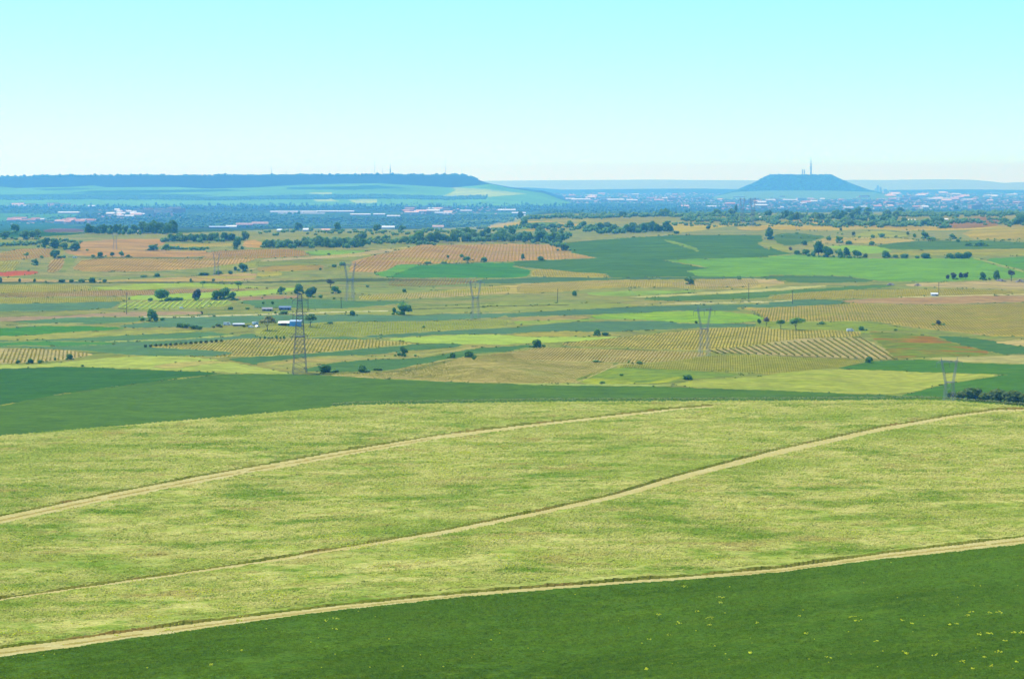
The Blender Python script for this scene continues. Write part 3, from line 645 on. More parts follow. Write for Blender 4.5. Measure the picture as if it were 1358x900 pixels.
# the thick trellised rows of the pale vineyard on the right: each row is one thing
rowv = vinemat((98, 110, 66), 1000, 'trellis_leaves')
for i in range(24):
    s_ = i/23
    x0 = 1046+s_*790; top_v = np.interp(x0, [1046, 1358, 1852], [419, 385, 346]); lean = 40+s_*145
    tx = x0; t0 = (680+tx/3.994, 360+top_v/3.994)
    bx = tx+lean; bv = np.interp(bx, [1046, 1358, 1850, 2030], [434, 438, 459, 464])
    t1 = (680+bx/3.994, 360+bv/3.994)
    A, Bv = P(*t0), P(*t1); n_ = int(np.hypot(*(Bv-A)[:2])/1.0)+2
    q = np.linspace(0, 1, n_)
    xy = A[None, :2]*(1-q[:, None])+Bv[None, :2]*q[:, None]; uq, vq = inv(xy[:, 0], xy[:, 1]); z = CZ-(vq-VH)/F*xy[:, 1]
    pos = np.stack([xy[:, 0], xy[:, 1], z-.05], -1); pos[:, 0] += rng.normal(0, .1, n_)
    c0 = pos[0].copy()
    V_, F_ = scatter(OCT, OCTF, pos-c0, rng.uniform(.8, 1.2, (n_, 1))*np.array([[1.35, 1.35, 1.05]]), rng.uniform(0, 6, n_))
    o = mesh_np('vine_row', V_, F_, rowv); o.location = c0
    tag(o, f'{ORD[i]} thick dark vine row from the left in the pale vineyard with slanting stripes', 'vine row', 'thick slanting vine rows in the pale vineyard')
# ---------------------------------------------------------------- trees and shrubs
LEAF = {'dark': leafmat('leaves_dark', (.06, .155, .038), (.15, .29, .06)),
        'mid': leafmat('leaves_mid', (.1, .21, .045), (.2, .35, .07)),
        'light': leafmat('leaves_light', (.12, .22, .05), (.22, .32, .08)),
        'olive': leafmat('leaves_olive', (.08, .14, .03), (.19, .25, .065)),
        'grey': leafmat('leaves_grey', (.085, .1, .075), (.14, .15, .1)),
        'pink': leafmat('leaves_pinkish', (.18, .14, .12), (.26, .2, .16)),
        'yellow': leafmat('leaves_yellowish', (.14, .17, .05), (.26, .24, .1))}
BARK = plainmat('bark', (.07, .055, .045), .95, .3, .3)
def crown_np(seed, n=620, shape='round', gap=0.0, leaf=.085):
    """leaf clumps spread through several lobes; width 1, height 1, foot at z=0"""
    r = np.random.default_rng(seed)
    if shape == 'round': nl, zc, rad = 11, (.22, .8), (.13, .29)
    elif shape == 'spread': nl, zc, rad = 12, (.42, .8), (.13, .22)
    elif shape == 'bush': nl, zc, rad = 8, (.2, .6), (.18, .34)
    elif shape == 'spiky': nl, zc, rad = 10, (.2, .8), (.1, .22)
    else: nl, zc, rad = 9, (.15, .85), (.14, .3)      # tall
    C_ = []
    for i in range(nl):
        z = r.uniform(*zc) if shape != 'tall' else .12+.76*i/(nl-1)
        a = r.uniform(0, 6.28); R_ = r.uniform(*rad)
        if shape == 'tall': R_ = .3*(1-(z-.35)**2*1.6)*r.uniform(.75, 1)
        lim = max(.02, .5-R_); q = (r.random()**.6)*lim*(1 if shape != 'tall' else .4)
        if i == 0 and shape != 'tall': q = 0; R_ = rad[1]*1.15; z = .5
        C_.append((q*math.cos(a), q*math.sin(a), z, R_))
    C_ = np.array(C_); w_ = C_[:, 3]**2; k = r.choice(nl, n, p=w_/w_.sum())
    d = r.normal(size=(n, 3)); d /= np.linalg.norm(d, axis=1)[:, None]
    d[:, 2] = np.where(d[:, 2] < -.5, -d[:, 2], d[:, 2])
    rr = C_[k, 3]*(r.uniform(.45, 1.08, n)**.6)
    p = C_[k, :3]+d*rr[:, None]*np.array([1, 1, 1.05]); p[:, 2] = np.clip(p[:, 2], .02, 1)
    nrm = d+r.normal(0, .45, (n, 3)); nrm /= np.linalg.norm(nrm, axis=1)[:, None]
    t = np.cross(nrm, r.normal(size=(n, 3))); t /= np.linalg.norm(t, axis=1)[:, None]; b = np.cross(nrm, t)
    s = leaf*r.uniform(.6, 1.3, (n, 1))
    V_ = np.stack([p-t*s-b*s*.6, p+t*s-b*s*.7, p+t*s*.8+b*s, p-t*s*.7+b*s*.8], 1)+nrm[:, None]*0
    V_[:, 0] += nrm*s*.5; V_[:, 2] -= nrm*s*.4
    return V_.reshape(-1, 3), np.arange(4*n).reshape(n, 4)
def me_of(name, V_, F_, mat):
    o = mesh_np(name, V_, F_, mat); me = o.data; bpy.data.objects.remove(o); return me
def trunk_mb(h0=.3, lean=0, r=.03, seed=0):
    rr = random.Random(seed); mb = MB(); top = (lean*.1, .01, h0)
    mb.bar((0, 0, -.05), top, r*1.3, r*.85, 6)
    for i in range(4):
        a = i*1.57+rr.uniform(-.5, .5); l = rr.uniform(.16, .26)
        mb.bar(top, (top[0]+l*math.cos(a), l*math.sin(a), h0+rr.uniform(.18, .35)), r*.65, r*.2, 5)
    mb.bar(top, (top[0]+.03, 0, h0+.4), r*.7, r*.2, 5)
    return mb
PROTO = {}
for sh, cnt in (('round', 5), ('spread', 3), ('bush', 5), ('spiky', 3), ('tall', 3)):
    for i in range(cnt):
        PROTO[sh, i] = crown_np(hash((len(sh), i, 5)) % 9999, {'round': 700, 'spread': 520, 'bush': 520, 'spiky': 420, 'tall': 520}[sh], sh, leaf={'round': .075, 'spread': .06, 'bush': .085, 'spiky': .06, 'tall': .07}[sh])
MESH = {}
def crown_mesh(sh, i, colr):
    k = (sh, i, colr)
    if k not in MESH:
        V_, F_ = PROTO[sh, i]; MESH[k] = me_of('crown', V_, F_, LEAF[colr])
    return MESH[k]
NPR = dict(round=5, spread=3, bush=5, spiky=3, tall=3)
TRK = {}
def trunk_mesh(kind):
    if kind not in TRK:
        o = trunk_mb({'round': .22, 'spread': .3, 'tall': .2}[kind], .5, .028).build('trunk', BARK); TRK[kind] = o.data; bpy.data.objects.remove(o)
    return TRK[kind]
cnt_ = [0]
def newobj(name, me, parent=None):
    o = bpy.data.objects.new(name, me); COL.objects.link(o)
    if parent: o.parent = parent
    return o
def tree(u, v, wpx, hpx, sh, colr, label, group=None, cat='tree', name='tree', parts=True):
    cnt_[0] += 1; i = cnt_[0]
    p = pt(u, v); m = p.y/F; W, H_ = wpx*m*1.1, hpx*m*1.06
    r = random.Random(i*31+5)
    if not parts or sh in ('bush', 'spiky'):
        o = newobj(name, crown_mesh(sh, r.randrange(NPR[sh]), colr)); o.location = p-Vector((0, 0, .1))
        o.scale = (W, W*r.uniform(.85, 1.1), H_); o.rotation_euler = (0, 0, r.uniform(0, 6.28)); tag(o, label, cat, group); return o
    t = empty(name, p, r.uniform(0, 6.28), label, cat, group)
    c = newobj('crown', crown_mesh(sh, r.randrange(NPR[sh]), colr), t)
    lift = {'round': .1, 'spread': .26, 'tall': .05}[sh]
    c.scale = (W, W, H_*(1-lift)); c.location = (0, 0, H_*lift)
    k = newobj('trunk', trunk_mesh(sh), t); k.scale = (H_*.9,)*3
    return t
# (u, v, width, height, shape, leaves, label)
TREES = [
 (215, 399, 24, 16, 'round', 'mid', 'large rounded green tree left of the low hedge beside the lime green strip'),
 (261, 398.5, 13, 14, 'round', 'grey', 'pale topped tree with dark base between the large round tree and the clump'),
 (287, 397.5, 14, 13, 'round', 'mid', 'left tree of the dense clump above the short yellow vine stripes'),
 (296, 397, 18, 15, 'round', 'mid', 'tallest middle tree of the dense clump above the short yellow vine stripes'),
 (307.5, 398, 12, 11, 'round', 'dark', 'right tree of the dense clump above the short yellow vine stripes'),
 (269, 380.5, 10, 8, 'spread', 'mid', 'small spreading tree on the lime strip above the pale topped tree'),
 (316, 384, 13, 11, 'spread', 'mid', 'lone tree with bare trunk and round crown right of the dense clump'),
 (202, 426, 16, 15, 'round', 'mid', 'solitary round tree on the field edge below the pale farm track'),
 (373, 390, 11, 10, 'round', 'mid', 'small dark tree at the right end of the lime green field'),
 (397, 389.5, 14, 12, 'round', 'mid', 'tree seen just above the top of the nearest lattice pylon'),
 (412, 394, 16, 13, 'round', 'dark', 'dark tree just right of the top of the nearest lattice pylon'),
 (445, 389, 12, 10, 'round', 'mid', 'round tree left of the far pylon on the sage green field'),
 (438, 381.5, 13, 11, 'spread', 'grey', 'open crowned tree with visible branches on the tan strip'),
 (355, 438, 26, 18, 'spread', 'yellow', 'broad yellowish tree beside the left end of the blue barn'),
 (411, 433.5, 21, 17, 'spread', 'light', 'light green umbrella shaped tree right of the blue barn'),
 (536, 417.5, 20, 16, 'round', 'mid', 'dense rounded tree alone on the teal field left of the middle pylon'),
 (523, 417, 7, 9, 'round', 'mid', 'small tree at the left side of the dense rounded tree'),
 (914, 377, 13, 10, 'round', 'mid', 'small round tree at the left end of the tan vineyard strip'),
 (1007, 430, 6, 7, 'round', 'dark', 'small dark tree left of the pinkish tree'),
 (1016, 432.5, 10, 12, 'spread', 'pink', 'pinkish brown tree in blossom beside the striped vineyard'),
 (1035.5, 436, 13, 12, 'spread', 'mid', 'green tree right of the pinkish tree, half as wide as its neighbour'),
 (1056, 437.5, 27, 16, 'spread', 'mid', 'wide spreading green tree casting a dark shadow above the striped vineyard'),
 (1265, 370.5, 8, 9, 'round', 'grey', 'leftmost larger tree of the row at the lower edge of the bright green field'),
 (1274, 370, 7, 8, 'round', 'grey', 'second larger tree of the row at the lower edge of the bright green field'),
 (1281, 370, 7, 9, 'round', 'grey', 'third larger tree of the row, close to the second one'),
 (1304, 371, 9, 10, 'round', 'mid', 'lone tree midway between the tight trio and the stone heap'),
 (1321, 371, 10, 12, 'round', 'dark', 'darkest tree of the row, standing over the stone heap'),
 (1341, 373, 10, 15, 'spread', 'grey', 'tallest bare trunked tree at the right end of the row'),
 (1020, 317.5, 13, 15, 'round', 'dark', 'big dark solitary tree at the right corner of the large dark green field'),
 (1085, 340, 17, 19, 'round', 'dark', 'tallest tree of the hedgerow above the bright green field'),
 (1098, 341, 15, 14, 'round', 'dark', 'dark tree right of the tallest one in the hedgerow above the bright field'),
 (1113, 341.5, 11, 11, 'round', 'mid', 'rounded hedgerow tree, third in size from the tallest, above the bright field'),
 (1123, 342, 10, 13, 'round', 'dark', 'narrow pointed tree in the hedgerow above the bright green field'),
 (1137, 342, 13, 10, 'round', 'dark', 'broad low tree ending the main part of the hedgerow above the bright field'),
 (1175, 342, 12, 9, 'round', 'mid', 'rounded tree standing apart just right of the main hedgerow'),
 (1021, 300.5, 0, 0, '', '', ''),
 (976, 284, 6, 12, 'tall', 'dark', 'dark cone shaped conifer rising above the tree belt left of the far pylons'),
 (1137.5, 283.5, 12, 9, 'round', 'dark', 'round dark tree on the ridge line, middle of the three skyline trees'),
 (1151, 283.5, 11, 9, 'round', 'dark', 'round dark tree on the ridge line, right one of the skyline pair'),
 (1126, 283.5, 10, 7, 'round', 'dark', 'low dark tree on the ridge line left of the skyline pair'),
 (1194.5, 283, 10, 8, 'round', 'dark', 'dark dome shaped tree alone on the ridge line below the white sheds'),
 (1268, 279.5, 8, 7, 'round', 'dark', 'dark square shaped tree on the ridge at the right below the town'),
 (939, 305, 7, 6, 'round', 'dark', 'small dark tree alone in the tan field below the ridge'),
 (1113, 322, 10, 9, 'round', 'mid', 'bushy tree on the tan tongue of land below the ridge'),
 (1226, 316, 10, 9, 'round', 'mid', 'larger tree of the pair beside the teal field under the ridge'),
 (1213, 316, 6, 6, 'round', 'mid', 'smaller tree left of the larger one beside the teal field'),
 (1263, 317, 8, 7, 'round', 'mid', 'small tree above the dark shrub line on the teal field'),
 (21, 309, 13, 12, 'round', 'dark', 'dark domed tree standing tallest in the grove at the far left'),
 (6, 317, 14, 10, 'round', 'mid', 'green tree at the left edge of the photograph in the upper grove'),
 (31, 318, 14, 12, 'round', 'mid', 'green tree below the dark domed tree in the left grove'),
 (43, 317, 12, 11, 'round', 'mid', 'green tree at the right part of the left grove'),
 (51, 315, 9, 11, 'round', 'light', 'pale green narrow tree ending the left grove'),
 (60, 328, 12, 13, 'round', 'dark', 'first tree of the dark row pointing into the orange field'),
 (72, 329.5, 14, 12, 'round', 'dark', 'second tree of the dark row pointing into the orange field'),
 (84, 331, 13, 9, 'round', 'dark', 'third tree of the dark row pointing into the orange field'),
 (99, 332.5, 16, 10, 'round', 'dark', 'last tree of the dark row pointing into the orange field'),
 (73, 342.5, 15, 11, 'round', 'dark', 'wide dark tree on the green edge above the left vineyards'),
 (35, 343, 9, 8, 'spread', 'mid', 'small round topped tree on the upper left vineyard'),
 (46.5, 351.5, 9, 8, 'round', 'dark', 'small dark tree above the red poppy field'),
 (203, 332, 14, 8, 'round', 'dark', 'dark tree at the right end of the orange ploughed field'),
 (220, 331.5, 8, 8, 'round', 'mid', 'tree right of the dark one at the end of the orange ploughed field'),
 (314.5, 330.5, 12, 14, 'round', 'dark', 'dark upright tree left of the small orange patch'),
 (322, 360, 13, 11, 'round', 'dark', 'dark round tree on the vineyard slope beside a faint pylon'),
 (149, 340.5, 7, 6, 'round', 'dark', 'left small tree of the pair on the line above the long vineyard'),
 (161, 341, 7, 8, 'round', 'mid', 'right small tree of the pair on the line above the long vineyard'),
 (396, 306.5, 12, 11, 'round', 'dark', 'dark conical tree beside the white cottages'),
 (448, 307.5, 11, 12, 'round', 'dark', 'dark blocky tree standing alone behind the long tree belt'),
 (499, 308.5, 12, 11, 'round', 'dark', 'dark tree left of the white roofed farmhouse'),
 (533, 308, 11, 9, 'round', 'dark', 'dark tree right of the white roofed farmhouse'),
 (693, 345, 6, 8, 'round', 'dark', 'small dark tree inside the lower part of the striped orange vineyard'),
 (750, 332.5, 13, 9, 'round', 'dark', 'lowest dark tree where the belt meets the striped vineyard and dark field'),
 (1262.0, 527.5, 14.9, 8.8, 'bush', 'olive', 'leftmost and lowest dark olive tree of the clump behind the crest'),
 (1275.0, 529.0, 18.9, 10.8, 'bush', 'olive', 'second dark olive tree from the left in the clump behind the crest'),
 (1291.0, 530.0, 27.0, 16.7, 'bush', 'olive', 'highest dark olive tree in the left half of the clump behind the crest'),
 (1306.0, 531.5, 18.9, 11.8, 'bush', 'olive', 'low dark olive tree right of the highest one in the clump'),
 (1324.0, 532.5, 24.3, 17.6, 'bush', 'olive', 'steep dark olive tree right of the gap in the clump behind the crest'),
 (1344.0, 534.5, 27.0, 17.6, 'bush', 'olive', 'broad dark olive tree near the right edge of the photograph'),
 (1360.0, 536.5, 21.6, 15.7, 'bush', 'olive', 'dark olive tree cut by the right edge of the photograph'),
]
for t_ in TREES:
    if t_[2]: tree(*t_[:7], cat='tree')
SHR = [
 (236, 398.5, 14, 4.5, 'bush', 'dark', 'low hedge right of the large rounded tree'),
 (306, 410.5, 8, 4, 'bush', 'dark', 'small dark bush below the dense tree clump'),
 (328, 410, 7, 3, 'bush', 'mid', 'faint grey green bush left of the grey shed'),
 (268, 417, 4, 5, 'spiky', 'grey', 'grey bush on the brown strip beside the pale track'),
 (279, 405, 3, 3, 'bush', 'mid', 'tiny bush in the yellow vine stripes'),
 (92, 476.5, 9, 8, 'bush', 'dark', 'roundest dark bush below the left vineyard'),
 (40, 481.5, 8, 6.5, 'bush', 'dark', 'tuft shaped bush at the lower edge of the left vineyard beside the small round one'),
 (53, 481.5, 7, 5, 'bush', 'dark', 'small round bush on the lower edge of the left vineyard'),
 (24, 482, 6, 5, 'bush', 'mid', 'pale small bush farthest left below the left vineyard'),
 (73, 477.5, 3.5, 4, 'bush', 'mid', 'tiny bush between the round bushes below the left vineyard'),
 (109, 486, 5, 3, 'bush', 'dark', 'small flat bush on the edge of the pale field at left'),
 (487, 370, 0, 0, '', '', ''), (536, 387.5, 6, 5, 'bush', 'dark', 'small dark bush in the sage strip between the two far pylons'),
 (487, 380.5, 5, 2.5, 'bush', 'dark', 'tiny dark bush right of the far pylon on the tan strip'),
 (425, 395, 5, 3, 'bush', 'dark', 'tiny bush right of the dark tree near the pylon top'),
 (443, 396.5, 4, 2.5, 'bush', 'dark', 'tiny bush below the round tree near the far pylon'),
 (349, 403, 4, 3.5, 'bush', 'mid', 'tiny bush above the grey brown shed'), (361, 403.5, 5, 5, 'bush', 'dark', 'small dark bush above the two farm sheds'),
 (377, 416.5, 12, 5, 'bush', 'mid', 'low bush between the blue grey shed and the track'), (365, 416, 4, 3.5, 'bush', 'dark', 'tiny dark bush at the edge of the track below the sheds'),
 (467, 418.5, 8, 7, 'bush', 'dark', 'bush on the dark field just below the pale track'),
 (438, 429.5, 9, 3.5, 'bush', 'dark', 'flat bush on the olive field right of the umbrella tree'),
 (562, 434.5, 5, 3, 'bush', 'mid', 'tiny bush on the olive strip below the dense rounded tree'),
 (536, 472.5, 14, 14, 'spiky', 'dark', 'spiky dark shrub standing alone between the two teal fields'),
 (600.5, 474.5, 8, 7.5, 'bush', 'dark', 'small brown green bush left of the round bush at the vineyard corner'),
 (622, 473.5, 13, 8.5, 'bush', 'dark', 'round dark bush at the upper left of the near vineyard'),
 (628.5, 476.5, 6, 5, 'bush', 'dark', 'small bush touching the lower right of the round dark bush'),
 (431, 493.5, 20, 11, 'bush', 'dark', 'wide dark bush clump right of the foot of the nearest pylon'),
 (447, 493.5, 5, 4, 'bush', 'dark', 'tiny bush at the right end of the wide clump by the pylon'),
 (480.5, 493.5, 13, 10, 'bush', 'dark', 'round dark bush on the lower edge of the teal field'),
 (501, 491, 14, 4, 'bush', 'mid', 'thin low scrub right of the round dark bush'),
 (712, 460.5, 13, 11, 'bush', 'dark', 'round dark bush at the left tip of the striped vineyard'),
 (792, 445, 9, 9, 'bush', 'mid', 'upright bush at the right end of the lime field'), (802.5, 445, 9, 5, 'bush', 'dark', 'low dark bush right of the upright bush'),
 (761.5, 393, 7, 8, 'bush', 'dark', 'small round bush on the pale green field near the utility pole'),
 (980, 370.5, 7, 2.5, 'bush', 'dark', 'flat dark scrub on the edge of the bright green field'),
 (911.5, 503, 14, 7, 'bush', 'mid', 'green bush at the end of the yellow flower strip'),
 (834, 482, 4, 5, 'spiky', 'mid', 'small spiky bush on the vineyard edge above the flower strip'),
 (848, 482, 8, 4, 'bush', 'mid', 'low bush right of the small spiky one on the vineyard edge'),
 (790, 480, 10, 3, 'bush', 'dark', 'low scrub at the lower left edge of the striped vineyard'),
 (799, 508, 8, 3, 'bush', 'dark', 'small dark scrub in the yellow flower strip'),
 (824, 498, 6, 3, 'bush', 'dark', 'tiny scrub in the rough green triangle'),
 (923, 429, 5, 4, 'bush', 'dark', 'tiny bush left of the Y shaped pylon'),
 (1245, 431, 10, 8, 'spiky', 'grey', 'grey spiky bush inside the large yellow vineyard'),
 (1153, 480.5, 11, 8, 'bush', 'dark', 'dark bush at the lower right tip of the slanting vine rows'),
 (1142, 438, 8, 6, 'bush', 'mid', 'bush beside the small white van'), (1188, 438.5, 5, 3, 'bush', 'dark', 'tiny dark bush above the reddish field'),
 (1090, 430, 8, 4, 'bush', 'mid', 'faint bush in the meadow right of the spreading tree'),
 (1057, 337.5, 8, 6, 'bush', 'dark', 'leftmost low bush of the hedgerow above the bright field'),
 (1068.5, 338, 11, 8, 'bush', 'dark', 'second bush of the hedgerow above the bright field'),
 (1048, 332, 5, 5, 'bush', 'pink', 'reddish brown bush at the upper left of the hedgerow'),
 (1148, 342, 7, 6, 'bush', 'olive', 'brownish bush after the main hedgerow'), (1187, 342, 8, 5, 'bush', 'mid', 'low bush right of the tree standing apart from the hedgerow'),
 (1200, 342.3, 11, 6, 'bush', 'dark', 'flat topped bush near the middle of the broken hedgerow'),
 (1216, 342.5, 7, 4, 'bush', 'mid', 'smallest bush of the broken hedgerow'), (1227, 342.5, 14, 7, 'bush', 'dark', 'rounded bush right of the smallest one in the broken hedgerow'),
 (1260, 342.5, 11, 7, 'bush', 'dark', 'left bush of the last hedgerow group'), (1271, 342.5, 13, 8, 'bush', 'dark', 'middle bush of the last hedgerow group'), (1283, 342.5, 13, 9, 'bush', 'dark', 'right and tallest bush of the last hedgerow group'),
 (1066, 325, 9, 7, 'bush', 'dark', 'dark bush on the edge of the teal field below the ridge'),
 (1099, 319, 7, 6, 'bush', 'mid', 'small bush at the tip of the tan tongue'), (1126, 324, 9, 5, 'bush', 'dark', 'flat bush at the right end of the tan tongue'),
 (1156.5, 325, 8, 5.5, 'bush', 'dark', 'bush on the upper edge of the long teal field'), (1170, 315, 9, 6, 'bush', 'mid', 'right bush of a pair on the yellow green field'),
 (1157, 316, 6, 5, 'bush', 'mid', 'left bush of a pair on the yellow green field'), (1204, 312.5, 5, 6.5, 'spiky', 'olive', 'brown upright bush left of the tree pair'),
 (1285, 326, 9, 5, 'bush', 'dark', 'left dark shrub of the line on the teal field'), (1300, 326, 14, 5.5, 'bush', 'dark', 'long dark shrub right of the left one on the teal field'),
 (1270, 321, 6, 4, 'bush', 'dark', 'small shrub above the dark shrub line'), (1235, 318, 14, 4, 'bush', 'mid', 'low scrub right of the tree pair'),
 (1249, 303, 9, 4.5, 'bush', 'dark', 'dark bush on the brown ploughed slope'),
 (1132, 312, 5, 5, 'bush', 'olive', 'small brown bush on the tan slope'), (1115, 306, 4, 4, 'bush', 'olive', 'tiny brown bush high on the tan slope'),
 (897, 310, 8, 4, 'bush', 'dark', 'low dark scrub at the left of the tan field under the ridge'),
 (55, 342.5, 5, 4, 'bush', 'mid', 'tiny bush left of the wide dark tree'), (123, 340.5, 6, 3, 'bush', 'dark', 'tiny bush on the line left of the pair'), (133, 340.8, 8, 7, 'bush', 'dark', 'pointed bush on the line above the long vineyard'), (170, 341, 6, 3.5, 'bush', 'dark', 'tiny bush right of the small tree pair'),
 (208, 367, 8, 5, 'bush', 'dark', 'small bush on the tan strip below the long vineyard'), (191, 367, 10, 2.5, 'bush', 'dark', 'thin scrub left of the small bush on the tan strip'),
 (270, 365, 14, 4, 'bush', 'dark', 'row of scrub on the tan strip beside the faint pylon'), (290, 363.5, 9, 5, 'bush', 'mid', 'rounded scrub at the foot of the faint pylon'), (305, 363.5, 7, 5, 'bush', 'dark', 'small bush left of the dark round tree'), (312, 359, 4, 6, 'bush', 'dark', 'narrow bush touching the dark round tree'),
 (82, 374.5, 9, 4.5, 'bush', 'dark', 'left bush of the four on the dark field boundary'), (95, 374.5, 7, 4.5, 'bush', 'mid', 'second bush of the four on the dark field boundary'), (108, 374.5, 9, 5, 'bush', 'dark', 'third bush of the four on the dark field boundary'), (122, 375, 10, 7.5, 'bush', 'dark', 'tallest bush of the four on the dark field boundary'),
 (26, 374, 4, 5, 'bush', 'dark', 'small bush on the boundary nearer the left edge'), (46, 374, 4, 4.5, 'bush', 'dark', 'small bush on the boundary between two others at left'), (0, 375, 6, 8, 'bush', 'dark', 'bush at the left edge of the photograph on the boundary'), (139, 374, 7, 4, 'bush', 'dark', 'small scrub right of the tallest boundary bush'),
 (253, 374, 3, 5, 'bush', 'dark', 'tiny bush on the boundary above the small spreading tree'), (283, 373, 5, 4, 'bush', 'olive', 'brown bush on the boundary above the lone tree'),
 (619.5, 345.5, 10, 5.5, 'bush', 'dark', 'left larger bush at the lower edge of the striped orange vineyard'), (641.5, 347.5, 9, 7, 'bush', 'dark', 'right larger bush at the lower edge of the striped orange vineyard'),
 (567, 349.5, 10, 3, 'bush', 'dark', 'thin scrub at the lower edge of the orange vineyard'), (589, 349.5, 10, 3, 'bush', 'mid', 'low scrub between the thin scrub and the larger bushes'), (594, 342, 4, 4, 'bush', 'dark', 'tiny bush inside the orange vineyard'), (612, 341.5, 6, 5, 'bush', 'mid', 'small bush on the green line inside the orange vineyard'),
 (717, 345.5, 9, 6, 'bush', 'mid', 'low bush at the lower edge of the orange vineyard near its right end'),
 (443, 354, 8, 4, 'bush', 'mid', 'scrub in the green hollow left of the orange vineyard'), (454, 352, 9, 5, 'bush', 'mid', 'larger scrub in the green hollow left of the orange vineyard'), (425, 358, 4, 3, 'bush', 'dark', 'tiny bush left of the green hollow'),
 (436, 338, 5, 2.5, 'bush', 'dark', 'tiny bush on the lime strip'),
 (1257, 370, 5, 6, 'bush', 'grey', 'smallest and leftmost bush of the row under the bright field'),
 (348, 396, 3, 2, 'bush', 'mid', 'tiny tuft beside the teal field'), (800, 399, 0, 0, '', '', ''),
]
SHR += [(1258+i*0, 0, 0, 0, '', '', '') for i in range(0)]
for t_ in SHR:
    if t_[2]: tree(*t_[:7], cat='bush', name='bush')
# hedge of four dark clumps left of the vehicles
for i, (u, v, a, b) in enumerate([(239, 434, 11, 6), (247, 435, 12, 6), (257, 436, 13, 6), (265, 437, 9, 5)]):
    tree(u, v, a, b, 'bush', 'dark', f'{ORD[i]} clump from the left in the dark hedge left of the parked vehicles', 'clumps of the dark hedge left of the vehicles', 'bush', 'bush')
for i in range(16):      # line of young dark trees at the head of the vineyard
    u = 193+i*6.7
    tree(u, 460.5-(i*.48), 5, 4.2, 'bush', 'olive', f'{ORD[i]} dark shrub from the left in the row heading the long vineyard', 'dark shrubs heading the long vineyard', 'bush', 'bush')
for i, (u, h) in enumerate([(345, 3), (351, 4), (356, 2.5), (361, 3), (366.5, 5), (372, 3), (376.5, 4.5)]):
    tree(u, 449.2, 3.4, h, 'bush', 'dark', f'{ORD[i]} small dark shrub from the left in the short row below the yellowish tree', 'short row of shrubs below the yellowish tree', 'bush', 'bush')
# belts: (outline points, count, width range, height ratio, colours, label)
BELT = [
 ([(113, 310.5), (236, 310)], 1.2, 24, (7, 12), 1.15, 'dark', 'dark tree in the long belt above the orange ploughed field'),
 ([(188, 309), (232, 309)], 1.5, 8, (10, 15), 1.15, 'dark', 'tall dark tree in the taller end of the belt above the ploughed field'),
 ([(214, 320.5), (328, 319)], 1.3, 26, (7, 12), .95, 'dm', 'tree in the dense belt between the ploughed field and its right hand strip'),
 ([(222, 330.5), (274, 331)], .8, 8, (6, 11), .6, 'dark', 'low dark tree beneath the dense belt right of the ploughed field'),
 ([(348, 328), (482, 327)], 1.4, 30, (7, 12), .95, 'dm', 'tree in the front row of the wooded belt left of the orange vineyard'),
 ([(400, 321), (580, 322)], 3.5, 46, (6, 11), .95, 'dm', 'tree in the middle of the wooded belt behind the orange vineyard'),
 ([(540, 322), (650, 320), (745, 322)], 1.2, 40, (7, 13), 1.1, 'dm', 'tree along the upper edge of the striped orange vineyard'),
 ([(600, 314), (755, 315)], 5, 52, (6, 11), 1.0, 'dml', 'tree in the thick belt behind the striped orange vineyard'),
 ([(725, 324), (752, 330)], 1.5, 6, (6, 10), 1.0, 'dark', 'tree between the striped vineyard and the large dark green field'),
 ([(690, 302), (890, 306)], 3.5, 46, (6, 12), .8, 'dm', 'tree in the scattered wood above the large dark green field'),
 ([(790, 310), (890, 307)], 1.5, 14, (7, 13), .9, 'dark', 'dark tree just above the large dark green field'),
 ([(690, 290), (860, 287), (1020, 287)], 1.7, 80, (6, 11), .8, 'dm', 'tree of the belt along the crest below the blue plain'),
 ([(905, 292), (1030, 293)], 3.5, 50, (6, 10), .8, 'dm', 'tree in the wood left of the dark cone shaped conifer'),
 ([(1025, 290), (1190, 290)], 3.4, 80, (6, 12), .85, 'dml', 'tree in the wood on the ridge below the flat topped hill'),
 ([(1095, 298), (1260, 298)], 3.2, 80, (6, 12), .7, 'dm', 'tree in the lower wood on the ridge at the right'),
 ([(1190, 286), (1358, 284)], 3.2, 70, (6, 11), .7, 'dm', 'tree on the far right ridge below the town'),
 ([(1020, 297), (1180, 299)], 3, 40, (4, 9), .75, 'dm', 'tree scattered on the tan slope in front of the ridge wood'),
 ([(880, 298), (1010, 299)], 2, 18, (4, 8), .75, 'dm', 'small tree on the tan slope left of the far pylons'),
 ([(1260, 293), (1358, 296)], 4, 24, (4, 9), .75, 'dm', 'small tree on the slope below the right end of the town'),
 ([(1333, 299), (1358, 297)], 1.5, 6, (8, 12), .9, 'dm', 'tree in the small grove near the right edge below the ridge'),
 ([(340, 309), (560, 310)], 3, 26, (5, 8), .8, 'dm', 'small tree among the white cottages behind the belt'),
 ([(560, 309), (690, 303)], 3, 20, (5, 9), .8, 'dm', 'small tree right of the cottages behind the belt'),
 ([(60, 318), (110, 322)], 2, 8, (5, 8), .7, 'dm', 'small tree right of the left grove'),
 ([(0, 326), (60, 322)], 2.5, 14, (6, 10), .7, 'dm', 'low tree above the upper left vineyard'),
 ([(600, 298), (680, 293)], 1.8, 30, (6, 10), .6, 'mid', 'tree of the green wood left of the tan hill field'),
 ([(1036, 312), (1358, 320)], 4, 22, (2.5, 4), .8, 'dm', 'tiny tree dotted over the fields below the right hand ridge'),
 ([(330, 301), (650, 300)], 1.2, 60, (3, 6), .7, 'dark', 'far small tree on the line where the fields meet the blue plain'),
]
cand = []
